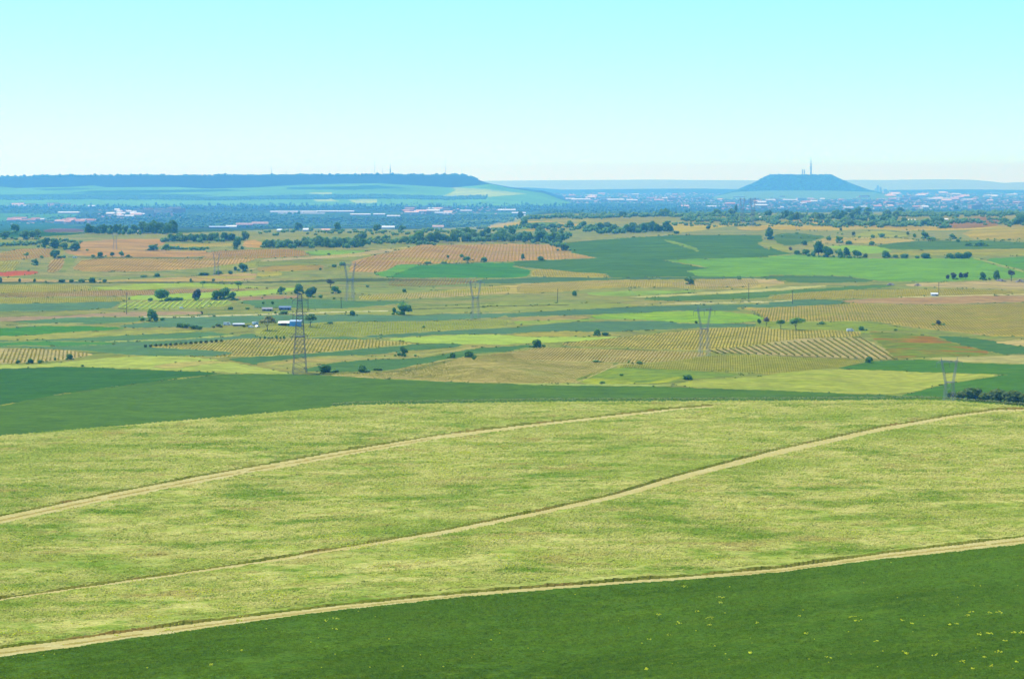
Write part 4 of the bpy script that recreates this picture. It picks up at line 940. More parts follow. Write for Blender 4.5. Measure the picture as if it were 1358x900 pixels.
for bi, (pl, jv, n, (a, b), hr, colr, lab) in enumerate(BELT):
    p_ = np.array(pl, float); s_ = np.linspace(0, 1, len(p_))
    n = int(n*1.35)
    for k_ in range(n):
        t = (k_+rng.uniform(.1, .9))/n
        u = np.interp(t, s_, p_[:, 0]); v = np.interp(t, s_, p_[:, 1])+rng.normal(0, .5)*jv
        w_ = rng.uniform(a, b)
        cc = {'dark': 'dark', 'mid': 'mid', 'dm': rng.choice(['dark', 'mid', 'mid', 'light']), 'dml': rng.choice(['dark', 'mid', 'light'])}[colr]
        cand.append([w_*w_*hr, u, v, w_, w_*hr*rng.uniform(.85, 1.15), cc, lab, bi])
cand.sort(key=lambda q: -q[0])
nt_ = sum(1 for t_ in TREES if t_[2]); NI = 300-nt_-4
for q in cand[:NI]:
    tree(q[1], q[2], q[3], q[4], 'round', q[5], q[6], q[6].replace('tree ', 'trees ', 1)+' group', 'tree', 'tree', parts=False)
und = {'dark': [], 'mid': [], 'olive': []}
for t_ in TREES+SHR:
    if t_[2] > 7 and t_[5] in ('dark', 'mid', 'olive', 'light', 'grey') and t_[4] != 'spread':
        for _ in range(5):
            k_ = rng.uniform(.25, .5); und['olive' if t_[5] == 'olive' else str(rng.choice(['dark', 'mid']))].append((t_[0]+rng.normal(0, .42)*t_[2], t_[1]+rng.uniform(-.4, .5), t_[2]*k_, t_[3]*k_*rng.uniform(.6, 1.1)))
def lowtrees(name, items, colr, jit=.25):
    """many small far trees as one mass: items rows (u, v, wpx, hpx)"""
    it = np.array(items); p = P(it[:, 0], it[:, 1], dist(it[:, 0], it[:, 1], False)); m = p[:, 1]/F
    v0, f0 = ico(1); r = np.random.default_rng(3); v0 = v0*(1+r.uniform(-jit, jit, (len(v0), 1))); v0 = v0*(.5, .5, .5)+(0, 0, .42)
    V_, F_ = scatter(v0, f0, p, np.stack([it[:, 2]*m, it[:, 2]*m, it[:, 3]*m], 1), r.uniform(0, 6, len(it)))
    return tag(mesh_np(name, V_, F_, colr), kind='stuff')
for cc in ('dark', 'mid', 'light'):
    rest = [(q[1], q[2], q[3], q[4]) for q in cand[NI:] if q[5] == cc]
    it = [(u+rng.normal(0, w_*.28), v+rng.normal(0, .3), w_*rng.uniform(.35, .6), h*rng.uniform(.5, .95)) for (u, v, w_, h) in rest for _ in range(6)]
    lowtrees('woodland', it, LEAF[cc])
for cc in und: lowtrees('undergrowth', und[cc], LEAF[cc], .4)
# ---------------------------------------------------------------- far woods on the blue plain
FW = leafmat('far_leaves', (.06, .17, .1), (.11, .24, .12))
FW2 = leafmat('far_leaves_light', (.06, .12, .05), (.1, .17, .06))
far = []; far2 = []
def area(u0, u1, v0, v1, n, w_, h, tall=0, dst=None):
    for _ in range(n):
        u, v = rng.uniform(u0, u1), rng.uniform(v0, v1); s_ = rng.uniform(.6, 1.3)
        (far if dst is None else dst).append((u, v, w_*s_*(.55 if rng.random() < tall else 1), h*rng.uniform(.7, 1.3)*(1.6 if rng.random() < tall else 1)))
for a in [(0, 690, 268, 273, 420, 3.2, 2.2, .2), (0, 500, 273, 279, 420, 3.6, 3, .35), (300, 700, 270, 278, 420, 3.4, 3.2, .5), (500, 700, 268, 282, 160, 3.2, 2.4, .1), (110, 400, 284, 303, 520, 4.6, 3.2, .05),
          (180, 620, 289, 300, 520, 4.6, 3, .05), (600, 700, 285, 294, 90, 4, 3, 0), (690, 960, 272, 282, 560, 3.4, 3, .3), (700, 1358, 262, 273, 300, 2.6, 1.4, .1), (960, 1358, 272, 281, 380, 3.2, 1.9, .1),
          (0, 120, 276, 285, 60, 3, 2.5, .3), (600, 960, 260, 268, 120, 2.6, 1.4, 0), (50, 130, 259, 262, 0, 2, 2, 0), (235, 275, 262, 266, 60, 3, 2.6, 0), (60, 110, 287, 291, 40, 3, 2.4, 0), (330, 470, 304, 308, 0, 3, 2, 0)]:
    area(*a)
for a in [(0, 700, 268, 300, 160, 4, 1.8, 0), (690, 1358, 262, 285, 120, 3, 1.2, 0), (180, 620, 290, 301, 160, 4.5, 2, 0)]: area(*a, dst=far2)
lowtrees('distant_woodland', far, FW); lowtrees('distant_woodland', far2, FW2)
# forest standing on the tableland rim and the lone hill
def rim(us_, tops, d0, n, hm):
    u = rng.uniform(us_[0], us_[-1], n); tv_ = np.interp(u, us_, tops); d = d0+rng.uniform(0, 150, n)
    p = np.stack([(u-679)/F*d, d, CZ-(tv_-VH)/F*d-hm*.35], 1); s_ = rng.uniform(.6, 1.2, n)*hm
    s_ = s_*np.where(rng.random(n) < .12, 1.5, 1)
    v0, f0 = ico(1); v0 = v0*.5+(0, 0, .45)
    V_, F_ = scatter(v0, f0, p, np.stack([s_*1.2, s_*1.2, s_], 1), rng.uniform(0, 6, n))
    tag(mesh_np('rim_forest', V_, F_, FW), kind='stuff')
rim(um[:528], top[:528], 15140, 1500, 15)
# wooded scarp of the tableland and of the lone hill
def scarp(M_, k0, k1, n, hm, uref, ulim):
    A_ = np.array(M_[k0:k1]); R_, K_2 = A_.shape[:2]; a = rng.random(n)*(R_-1.01); ok_ = np.where((uref > ulim[0]) & (uref < ulim[1]))[0]; b = rng.uniform(ok_[0], ok_[-1]-1, n)
    ia, ib = a.astype(int), b.astype(int); fa, fb_ = (a-ia)[:, None], (b-ib)[:, None]
    p = (A_[ia, ib]*(1-fa)+A_[ia+1, ib]*fa)*(1-fb_)+(A_[ia, ib+1]*(1-fa)+A_[ia+1, ib+1]*fa)*fb_
    v0, f0 = ico(1); v0 = v0*.5+(0, 0, .35); s_ = rng.uniform(.5, 1.3, n)*hm
    V_, F_ = scatter(v0, f0, p, np.stack([s_*1.3, s_*1.3, s_], 1), rng.uniform(0, 6, n)); tag(mesh_np('scarp_forest', V_, F_, FW), kind='stuff')
scarp(Mtab, 14, 23, 5000, 10, um, (-60, 650)); scarp(Mhill, 6, 15, 1500, 10, uh, (960, 1190))
uv = np.stack(EDGE, 1); w8 = rng.random(len(uv)) < np.clip(900/len(uv)*(1+.5*np.sin(uv[:, 0]/19.)), 0, 1); uv = uv[w8 & (uv[:, 1] > 305) & (uv[:, 1] < 528)]
uv = np.concatenate([uv+rng.normal(0, .5, uv.shape)*np.array([3, .25]) for _ in range(3)]); uv = uv[uv[:, 1] < vc(uv[:, 0])-3]
d_ = dist(uv[:, 0], uv[:, 1], False); p_ = P(uv[:, 0], uv[:, 1], d_); s_ = rng.uniform(.5, 1.6, (len(uv), 1))*(d_/F*1.5)[:, None]*np.array([[1.5, 1.2, .8]])
V_, F_ = scatter(OCT, OCTF, p_, s_, rng.uniform(0, 6, len(uv))); tag(mesh_np('scrub', V_, F_, LEAF['olive']), kind='stuff')
rim(uh[50:110], toph[50:110], 20270, 180, 10)

# ---------------------------------------------------------------- pylons and poles
STEEL = plainmat('galvanised_steel', (.26, .28, .31), .6, .15, 2, .4, .3)
STEEL2 = plainmat('weathered_steel', (.15, .155, .155), .7, .2, 2, .3, .3)
GLASS = plainmat('insulator_glass', (.1, .16, .16), .3, .1, 1, .5)
def lattice(mb, a0, a1, w0, w1, d0, d1, n, r, rb, legs=True):
    """square lattice column from centre a0 to a1, widths w and depths d"""
    a0, a1 = Vector(a0), Vector(a1)
    def ring(t):
        c = a0.lerp(a1, t); w_ = (w0+(w1-w0)*t)/2; d = (d0+(d1-d0)*t)/2
        return [c+Vector((sx*w_, sy*d, 0)) for sx, sy in ((-1, -1), (1, -1), (1, 1), (-1, 1))]
    R_ = [ring(i/n) for i in range(n+1)]
    for i in range(n):
        for j in range(4):
            if legs: mb.bar(R_[i][j], R_[i+1][j], r)
            mb.bar(R_[i][j], R_[i+1][(j+1) % 4], rb); mb.bar(R_[i][(j+1) % 4], R_[i+1][j], rb)
            if i % 2 == 0: mb.bar(R_[i][j], R_[i][(j+1) % 4], rb)
# nearest pylon: one tall tapering mast with short arms
pp = pt(397.5, 495.5); mpp = pp.y/F; Hn_ = 107.5*mpp
root = empty('lattice_pylon', pp, math.radians(12), 'tall slender dark lattice pylon, nearest of all, rising over the blue barn', 'pylon')
wz = lambda z: 5.4*(1-z/Hn_)**1.1+2.0 if z < Hn_ else 2.0
zs = [0, .07, .14, .2, .26, .315, .37, .42, .47, .515, .56, .605, .65, .69, .73, .77, .81, .845, .88, .91, .94, .97, 1.0]
for sx, sy in ((-1, -1), (1, -1), (1, 1), (-1, 1)):
    m_ = MB()
    for a, b in zip(zs[:-1], zs[1:]):
        za, zb = a*Hn_*.985, b*Hn_*.985
        m_.bar((sx*wz(za)/2, sy*wz(za)/2, za-(.5 if a == 0 else 0)), (sx*wz(zb)/2, sy*wz(zb)/2, zb), .11)
    m_.build('leg', STEEL2, root)
m_ = MB()
for a, b in zip(zs[:-1], zs[1:]):
    for s0, s1 in (((-1, -1), (1, -1)), ((1, -1), (1, 1)), ((1, 1), (-1, 1)), ((-1, 1), (-1, -1))):
        za, zb = a*Hn_*.985, b*Hn_*.985; wa, wb = wz(za)/2, wz(zb)/2; zm = (za+zb)/2
        m_.bar((s0[0]*wa, s0[1]*wa, za), (s1[0]*wb, s1[1]*wb, zb), .045); m_.bar((s1[0]*wa, s1[1]*wa, za), (s0[0]*wb, s0[1]*wb, zb), .045)
        m_.bar((s0[0]*wa, s0[1]*wa, za+.01), (s1[0]*wa, s1[1]*wa, za+.01), .05)
m_.build('bracing', STEEL2, root)
for zf, ln in ((.905, 7.8), (.72, 7.4), (.46, 8.6)):
    m_ = MB(); z = zf*Hn_
    for sy in (-1, 1):
        m_.bar((-ln/2, 0, z), (ln/2, 0, z), .12); m_.bar((-wz(z)/2, sy*.9, z), (-ln/2, 0, z), .12); m_.bar((wz(z)/2, sy*.9, z), (ln/2, 0, z), .12)
        m_.bar((-wz(z)/2, sy*.9, z+1.8), (-ln/2, 0, z+.05), .1); m_.bar((wz(z)/2, sy*.9, z+1.8), (ln/2, 0, z+.05), .1)
    m_.box(-wz(z)/2-.1, wz(z)/2+.1, -wz(z)/2-.1, wz(z)/2+.1, z-.25, z+.2)
    o = m_.build('crossarm', STEEL2, root)
    for sx in (-1, 1):
        q_ = MB().bar((sx*ln/2, 0, z-.1), (sx*ln/2, 0, z-1.9), .11, .11, 6); q_.build('insulator', GLASS, o)
MB().box(-.7, .7, -.7, .7, Hn_*.975, Hn_*.995).bar((0, 0, Hn_*.99), (0, 0, Hn_), .08).build('mast_cap', STEEL2, root)
# Y-shaped pylons, height 1 -> scaled
def ypylon(u, v, hpx, label, rz=0.0, first=[None]):
    p = Vector([float(q) for q in P(float(u), float(v), dist(u, v, False))]); h = hpx*p.y/F
    if first[0] is None:
        t = empty('y_shaped_pylon', (0, 0, 0))
        H_ = 30.
        for s_ in (-1, 1):
            m_ = MB(); lattice(m_, (s_*2.9, 0, -.3), (s_*2.1, 0, 16.5), 1.5, 1.0, 3.4, 1.4, 9, .06, .038); m_.build('leg', STEEL, t)
        m_ = MB(); lattice(m_, (-2.1, 0, 16.2), (2.1, 0, 16.2), .0, .0, 1.4, 1.4, 2, .08, .05)
        m_.box(-2.6, 2.6, -.7, .7, 16.3, 16.6)
        m_.bar((-2.9, 0, 4), (2.4, 0, 10), .06); m_.bar((2.9, 0, 4), (-2.4, 0, 10), .06); m_.bar((-2.4, 0, 10), (2.1, 0, 16), .06); m_.bar((2.4, 0, 10), (-2.1, 0, 16), .06)
        m_.build('waist_frame', STEEL, t)
        for s_ in (-1, 1):
            m_ = MB(); lattice(m_, (s_*2.2, 0, 16.6), (s_*4.4, 0, 28.), 1.0, .8, 1.3, .8, 7, .055, .035)
            m_.bar((s_*4.4, 0, 28), (s_*4.7, 0, 30), .25, .05); m_.build('upper_arm', STEEL, t)
        m_ = MB()
        for y_ in (-.4, .4):
            m_.bar((-7.6, 0, 27), (7.6, 0, 27), .07); m_.bar((-7.6, 0, 27), (-4.4, y_, 28), .06); m_.bar((7.6, 0, 27), (4.4, y_, 28), .06); m_.bar((-4.4, y_, 28), (4.4, y_, 28), .06); m_.bar((-4.4, y_, 27), (4.4, y_, 27), .06)
            for i in range(8): m_.bar((-4.4+1.1*i, y_, 27+i % 2), (-3.3+1.1*i, y_, 27+(i+1) % 2), .045)
        cb = m_.build('crossbeam', STEEL, t)
        for x_ in (-7.4, 0, 7.4): MB().bar((x_, 0, 26.95), (x_, 0, 24.3), .1, .1, 6).build('insulator', GLASS, cb)
        first[0] = t; o = t
    else: o = copy_tree(first[0])
    o.location = p; o.scale = (h/30,)*3; o.rotation_euler = (0, 0, rz)
    tag(o, label, 'pylon', 'Y shaped lattice pylons of the power lines'); return o
ypylon(934, 472.5, 67, 'pale Y shaped pylon standing in the yellow striped vineyard right of centre', .45)
ypylon(1259, 547, 74, 'nearest Y shaped pylon, its foot hidden behind the crest beside the olive trees', .2)
ypylon(630.5, 424, 54, 'faint Y shaped pylon in the middle, standing at the edge of a dark teal field', .5)
ypylon(464, 399.5, 53, 'faint Y shaped pylon between the round tree and the sage green field', .5)
ypylon(287, 364.5, 30, 'small faint Y shaped pylon on the long orange vineyard slope', .4)
ypylon(152.5, 330.5, 22, 'smallest Y shaped pylon, standing alone in the orange ploughed field', .1)
ypylon(984.5, 296, 35, 'left of the two far pylons standing before the blue town', .9)
ypylon(998.5, 301, 40, 'right of the two far pylons standing before the blue town', .9)
ypylon(1000, 309, 12, '', 0) if 0 else None
WOOD = plainmat('pole_wood', (.075, .06, .05), .9, .2, 1)
for u, v0, v1, lab in ((168, 416.5, 388, 'thin utility pole on the brown strip left of the large rounded tree'), (739.5, 400, 383, 'thin utility pole on the pale green field near the small round bush'),
                       (993, 397, 376, 'thin utility pole above the cream farm track at right of centre'), (452.5, 408.5, 394, 'thin utility pole between the nearest pylon and the far pylon'),
                       (408.5, 412, 396, 'thin utility pole just right of the nearest pylon above the track'), (1245, 391.5, 374, 'thin utility pole behind the small white building'),
                       (388.5, 427, 412, 'thin utility pole left of the nearest pylon by the barn'), (1051, 403, 385, 'thin utility pole at the vineyard near the right end of the cream track')):
    p = pt(u, v0); h = (v0-v1)*p.y/F; t = empty('utility_pole', p, .6, lab, 'utility pole')
    MB().bar((0, 0, -.5), (0, 0, h), .24, .17, 8).build('pole', WOOD, t); MB().box(-1.1, 1.1, -.08, .08, h-.7, h-.5).build('crossarm', WOOD, t)
# masts on the heights
MAST = plainmat('mast_paint', (.14, .17, .19), .7, .1, 5)
def mast(u, vb, vt, d, r, lab, kind='lattice'):
    p = Vector([float(x) for x in ray(np.float64(u), np.float64(vb), d)]); h = (vb-vt)*d/F
    t = empty('radio_mast', p-Vector((0, 0, 3)), 0, lab, 'radio mast')
    m_ = MB(); n_ = 6
    r *= 1.5; m_.bar((0, 0, 0), (0, 0, h*.42), r*1.2, r, 8); m_.bar((0, 0, h*.42), (0, 0, h*.72), r*.8, r*.6, 8)
    m_.build('shaft', MAST, t)
    MB().bar((0, 0, h*.72), (0, 0, h+3), r*.35, r*.12, 6).build('antenna', MAST, t)
    for z in ((.42, .3, .55) if kind == 'tower' else (.42,)): MB().bar((0, 0, h*z), (0, 0, h*z+2.5), r*2.1, r*2.1, 10).build('platform', MAST, t)
mast(517.5, 232, 215, 15250, 2.0999999999999996, 'dark radio mast on the rim of the long tableland')
mast(497, 232, 206, 15300, 0.7, 'tall hair thin radio mast left of the dark one on the tableland')
mast(507.5, 232, 220, 15250, 0.84, 'short thin radio mast between the tall and the dark one')
mast(591, 232, 209.5, 15250, 0.7, 'thin radio mast near the right end of the tableland')
mast(360, 232.4, 216.5, 15250, 0.84, 'thin radio mast left on the tableland, taller of the left pair')
mast(379.5, 232.3, 222, 15250, 0.7, 'thin radio mast left on the tableland, shorter of the left pair')
mast(1075.5, 231.5, 206, 20350, 4.6, 'tall television tower on the flat topped hill', 'tower')
for u, lab in ((1064.2, 'left of the twin stubby towers on the flat topped hill'), (1066.7, 'right of the twin stubby towers on the flat topped hill')):
    p = Vector([float(x) for x in ray(np.float64(u), np.float64(232), 20350)]); t = empty('water_tower', p-Vector((0, 0, 3)), 0, lab, 'tower', 'twin stubby towers')
    MB().bar((0, 0, 0), (0, 0, 52), 5, 4.4, 10).build('shaft', MAST, t); MB().bar((0, 0, 52.02), (0, 0, 61), 5.2, 3.6, 10).build('head', MAST, t)

# ---------------------------------------------------------------- buildings and vehicles near by
WHITE = plainmat('white_wall', (.58, .58, .57), .8, .08, 3); BROOF = plainmat('pale_blue_roof', (.34, .44, .56), .8, .1, 3); BLUE = plainmat('blue_sheet', (.12, .36, .72), .6, .1, 3); BLUE2 = plainmat('green_sheet', (.03, .22, .2), .6, .12, 3)
CREAM = plainmat('cream_roof', (.72, .64, .5), .8, .12, 2); GREY = plainmat('grey_sheet', (.26, .25, .25), .8, .2, 2); BG = plainmat('blue_grey_sheet', (.12, .18, .28), .7, .2, 2)
TILE = plainmat('roof_tile', (.42, .2, .13), .9, .2, 3); TILE2 = plainmat('pale_roof_tile', (.6, .38, .3), .9, .2, 3); DARK = plainmat('dark_opening', (.03, .03, .035), .5, .1, 1)
STONE = plainmat('stone', (.3, .26, .22), .95, .3, 1.2); METAL_ROOF = plainmat('white_roof', (.68, .68, .67), .5, .06, 6)
def house(name, u, v, wpx, hpx, dm, wall, roof, label, cat='building', rz=0., rise=.3, wins=2, door=True, group=None):
    p = pt(u, v); m = p.y/F; W, H_ = wpx*m, hpx*m; x, y = W/2, dm/2; zw = H_*(1-rise)
    t = empty(name, p, rz, label, cat, group)
    MB().box(-x, x, -y, y, -.4, zw).build('wall', wall, t)
    r_ = MB(); e = .35; n0 = [(-x-e, -y-e, zw+.02), (x+e, -y-e, zw+.02), (x+e, y+e, zw+.02), (-x-e, y+e, zw+.02), (-x-e, 0, H_), (x+e, 0, H_)]
    r_.add(n0, [(0, 1, 5, 4), (2, 3, 4, 5), (1, 2, 5), (3, 0, 4), (3, 2, 1, 0)]); r_.build('roof', roof, t)
    for i in range(wins):
        xx = -x+W*(i+.7)/(wins+.9); MB().box(xx-.6, xx+.6, -y-.04, -y+.1, zw*.4, zw*.75).build('window', DARK, t)
    if door: MB().box(x-W*.25, x-W*.25+1.2, -y-.05, -y+.1, -.1, min(2.2, zw*.8)).build('door', DARK, t)
    return t
# long barn: green part and blue part under one roof line
p = pt(396, 433); m = p.y/F
t = empty('barn', p, .06, 'long low barn with blue and green walls behind the nearest pylon', 'barn')
x0, x1, xm = -27*m, 3*m, -12*m
MB().box(x0, xm, 0, 11, -.4, 4.6*m).build('green_wall', BLUE2, t); MB().box(xm+.01, x1, -.6, 10.9, -.4, 7*m).build('blue_wall', BLUE, t)
MB().add([(x0-.4, -.7, 4.6*m), (xm, -.7, 4.6*m), (xm, 11.5, 6.4*m), (x0-.4, 11.5, 6*m)], [(0, 1, 2, 3)]).build('cream_roof', CREAM, t)
MB().add([(xm, -1, 7.02*m), (x1+.4, -1, 7.02*m), (x1+.4, 11, 7.6*m), (xm, 11, 7.6*m), (xm, 11, 6*m), (x1+.4, 11, 6*m)], [(0, 1, 2, 3), (3, 2, 5, 4)]).build('pale_roof', BROOF, t)
MB().box(x0+2, x0+6, -.06, .05, -.1, 2.6).build('door', DARK, t)
house('shed', 354.5, 412, 13, 4.6, 8, GREY, GREY, 'grey brown open shed above the farm track, left of the blue grey one', 'shed', .1, .4)
house('shed', 378, 410.5, 15, 4.8, 8, BG, BG, 'blue grey low shed above the farm track, close to the nearest pylon', 'shed', .05, .35)
house('hut', 1239, 392.3, 8.5, 4.2, 6, WHITE, METAL_ROOF, 'small white hut beside the cream track at the right', 'hut', -.1, .35)
house('cottage', 99.5, 342, 0.1, .1, 1, WHITE, WHITE, '') if 0 else None
# parked vehicles: a van and a car, with wheels and windows
GLZ = plainmat('vehicle_glass', (.03, .04, .05), .1, .05, 1, .5); TYRE = plainmat('tyre', (.02, .02, .02), .9, .1, 1); PAINT = plainmat('white_paint', (.8, .8, .8), .35, .03, 1, .5)
def vehicle(kind, u, v, rz, label, k=1.0):
    p = pt(u, v); t = empty(kind, p, rz, label, 'van' if 'van' in kind else 'car', 'parked white vehicles'); t.scale = (k,)*3
    if 'van' in kind: pr = [(-2.6, .35), (2.5, .35), (2.6, .9), (2.4, 1.25), (1.7, 2.2), (-2.5, 2.3), (-2.65, 1.2)]
    else: pr = [(-2.1, .3), (2.1, .3), (2.15, .7), (1.2, .95), (.6, 1.45), (-1.2, 1.48), (-1.9, 1.0), (-2.15, .8)]
    n = len(pr); vs = [(x, -.85, z) for x, z in pr]+[(x, .85, z) for x, z in pr]
    MB().add(vs, [tuple(range(n)), tuple(range(2*n-1, n-1, -1))]+[(i, i+n, (i+1) % n+n, (i+1) % n) for i in range(n)]).build('body', PAINT, t)
    a = 1.35 if 'van' in kind else .98; b = 1.95 if 'van' in kind else 1.38
    for sy in (-1, 1): MB().box(.2, 1.5 if 'van' in kind else .75, sy*.86-.01, sy*.86+.01, a, b).build('window', GLZ, t)
    for sx in (-1.5, 1.5):
        for sy in (-.8, .8): MB().bar((sx, sy-.1, .33), (sx, sy+.1, .33), .33, .33, 12).build('wheel', TYRE, t)
vehicle('parked_van', 301, 431.5, .1, 'white van leftmost among the vehicles in the yard left of the yellowish tree', 1.0)
vehicle('parked_car', 311, 431.5, -.3, 'white car between the white van and the long white canopy', 1.0)
vehicle('parked_van', 338.5, 430.5, .9, 'white van standing end on at the left edge of the yellowish tree', .95)
vehicle('parked_car', 333, 434.6, .1, 'white car in front of the end on van, lowest of the yard', 1.0)
vehicle('parked_car', 341.5, 434, 1.2, 'white car half hidden under the left side of the yellowish tree', 1.0)
vehicle('parked_van', 1127.5, 439.5, .2, 'white van parked at the corner above the slanting vine rows', .9)
vehicle('parked_van', 99, 342.3, .3, 'small white van at the head of the green wedge between left vineyards', 1.0)
vehicle('parked_car', 48.5+190-190+192.5, 409.2, .2, 'white car at the foot of the short vine stripes below the clump', .9)
house('shed', 317, 431.8, 14, 3.4, 6, GREY, METAL_ROOF, 'long white canopy over the yard of parked vehicles', 'shed', .03, .25, 0, False)
for i, (u, v, w_, h) in enumerate([(289, 433, 8, 4), (323, 433.5, 7, 3.5), (329, 433, 6, 3), (293, 434, 5, 3), (283, 434.5, 5, 3)]):
    tree(u, v, w_, h, 'bush', 'olive', f'{ORD[i]} patch of brown scrub among the parked vehicles', 'brown scrub among the parked vehicles', 'bush', 'bush')
# stone heaps
def heap(u, v, wpx, hpx, label):
    p = pt(u, v); m = p.y/F; v0, f0 = ico(1); n_ = 46
    a = rng.uniform(0, 6.28, n_); q = np.sqrt(rng.random(n_)); pos = np.stack([q*np.cos(a)*wpx*m/2, q*np.sin(a)*wpx*m/3, (1-q)*hpx*m*.8], 1)
    V_, F_ = scatter(v0*(1+rng.uniform(-.2, .2, (len(v0), 1))), f0, pos, rng.uniform(.5, 1.1, (n_, 3))*np.array([1.3, 1.2, .8])*wpx*m*.11, rng.uniform(0, 6, n_))
    o = mesh_np('stone_heap', V_, F_, STONE); o.location = p; tag(o, label, 'stone heap')
heap(1181, 378, 11, 3.6, 'stone heap left of the other one on the pale strip under the bright field')
heap(1217, 378.7, 9, 3.4, 'stone heap on the pale strip under the bright field, right of the first')
heap(1327, 373, 13, 4.2, 'rubble heap in front of the darkest tree of the row')
heap(1353, 374, 13, 4.5, 'rubble heap at the right edge of the photograph')
# cottages and farms behind the belts
K_ = 0
for u, v, w_, h, wl, rf, lab in [(406, 307, 7, 4.5, WHITE, METAL_ROOF, 'small white cottage right of the dark conical tree'), (371, 307.5, 6, 4, WHITE, METAL_ROOF, 'small white cottage left of the dark conical tree'),
    (432, 307.5, 11, 4.5, GREY, TILE2, 'pink roofed house behind the tree belt'), (515, 303.8, 17, 4.4, WHITE, METAL_ROOF, 'white roofed farmhouse between two dark trees'),
    (581, 303.5, 15, 5, WHITE, TILE2, 'pink roofed house with white wall behind the belt'), (324, 301, 22, 5.5, GREY, TILE2, 'long pink roofed barn among far trees'), (345, 300, 22, 6, GREY, TILE2, 'larger pink roofed barn right of the long one'),
    (291, 303, 27, 3.4, BG, BROOF, 'long pale greenhouse roof among far trees'), (307, 302.8, 14, 4.2, WHITE, METAL_ROOF, 'bright white roof beside the long greenhouse'),
    (187, 309.5, 8, 4, WHITE, TILE2, 'pale house with tiled roof in the dark belt'), (196, 308.6, 6, 4.5, WHITE, METAL_ROOF, 'white house in the dark belt right of the tiled one'), (166.5, 309, 5, 3.5, WHITE, METAL_ROOF, 'tiny white house inside the dark belt above the ploughed field'),
    (1250, 293, 14, 3.6, WHITE, CREAM, 'long pale wall house under the trees of the right ridge'), (1208, 293.5, 12, 3, GREY, CREAM, 'low pale building left of the long one on the right ridge'), (1003, 291, 12, 4, WHITE, CREAM, 'pale house right of the conifer beyond the ridge')]:
    house('house', u, v, w_, h, 11, wl, rf, lab, 'house', rng.uniform(-.2, .2), .45, 0, False)

# ---------------------------------------------------------------- villages, warehouses and the town far off
def bmesh_(kind):
    m_ = MB(); m_.box(-.5, .5, -.5, .5, -.1, .6, 0)
    if kind == 'gable': m_.add([(-.52, -.55, .6), (.52, -.55, .6), (.52, .55, .6), (-.52, .55, .6), (-.52, 0, 1), (.52, 0, 1)], [(0, 1, 5, 4), (2, 3, 4, 5), (1, 2, 5), (3, 0, 4)], 1)
    else: m_.box(-.5, .5, -.5, .5, .6, 1, 0); m_.add([(-.5, -.5, 1.003), (.5, -.5, 1.003), (.5, .5, 1.003), (-.5, .5, 1.003)], [(0, 1, 2, 3)], 1)
    return m_
ROOFW = plainmat('far_pale_roof', (.55, .55, .56), .6, .06, 6)
BR = [plainmat('far_wall_white', (.5, .48, .46), .8, .08, 30), plainmat('far_wall_brick', (.34, .2, .16), .9, .1, 30), plainmat('far_wall_ochre', (.5, .42, .33), .9, .1, 30)]
BM = {}
for k1 in ('gable', 'flat'):
    for i, wl in enumerate(BR):
        for j, rf in enumerate((ROOFW, TILE, TILE2)):
            o = bmesh_(k1).build('building', [wl, rf]); BM[k1, i, j] = o.data; bpy.data.objects.remove(o)
def fb(u, v, W, Dp, H_, key, label, group, rz):
    p = pt(u, v); o = newobj('building', BM[key]); o.location = p; o.scale = (W, Dp, H_); o.rotation_euler = (0, 0, rz)
    tag(o, label, 'building', group)
def town(u0, u1, v0, v1, n, key, wr, dr, hr, lab, grp):
    for i in range(n):
        fb(rng.uniform(u0, u1), rng.uniform(v0, v1), rng.uniform(*wr)*1.4, rng.uniform(*dr)*1.4, rng.uniform(*hr)*1.4, key() if callable(key) else key, lab, grp, rng.uniform(-.25, .25))
rk = lambda ks, c, r: (lambda: (str(rng.choice(ks)), int(rng.choice(c)), int(rng.choice(r))))
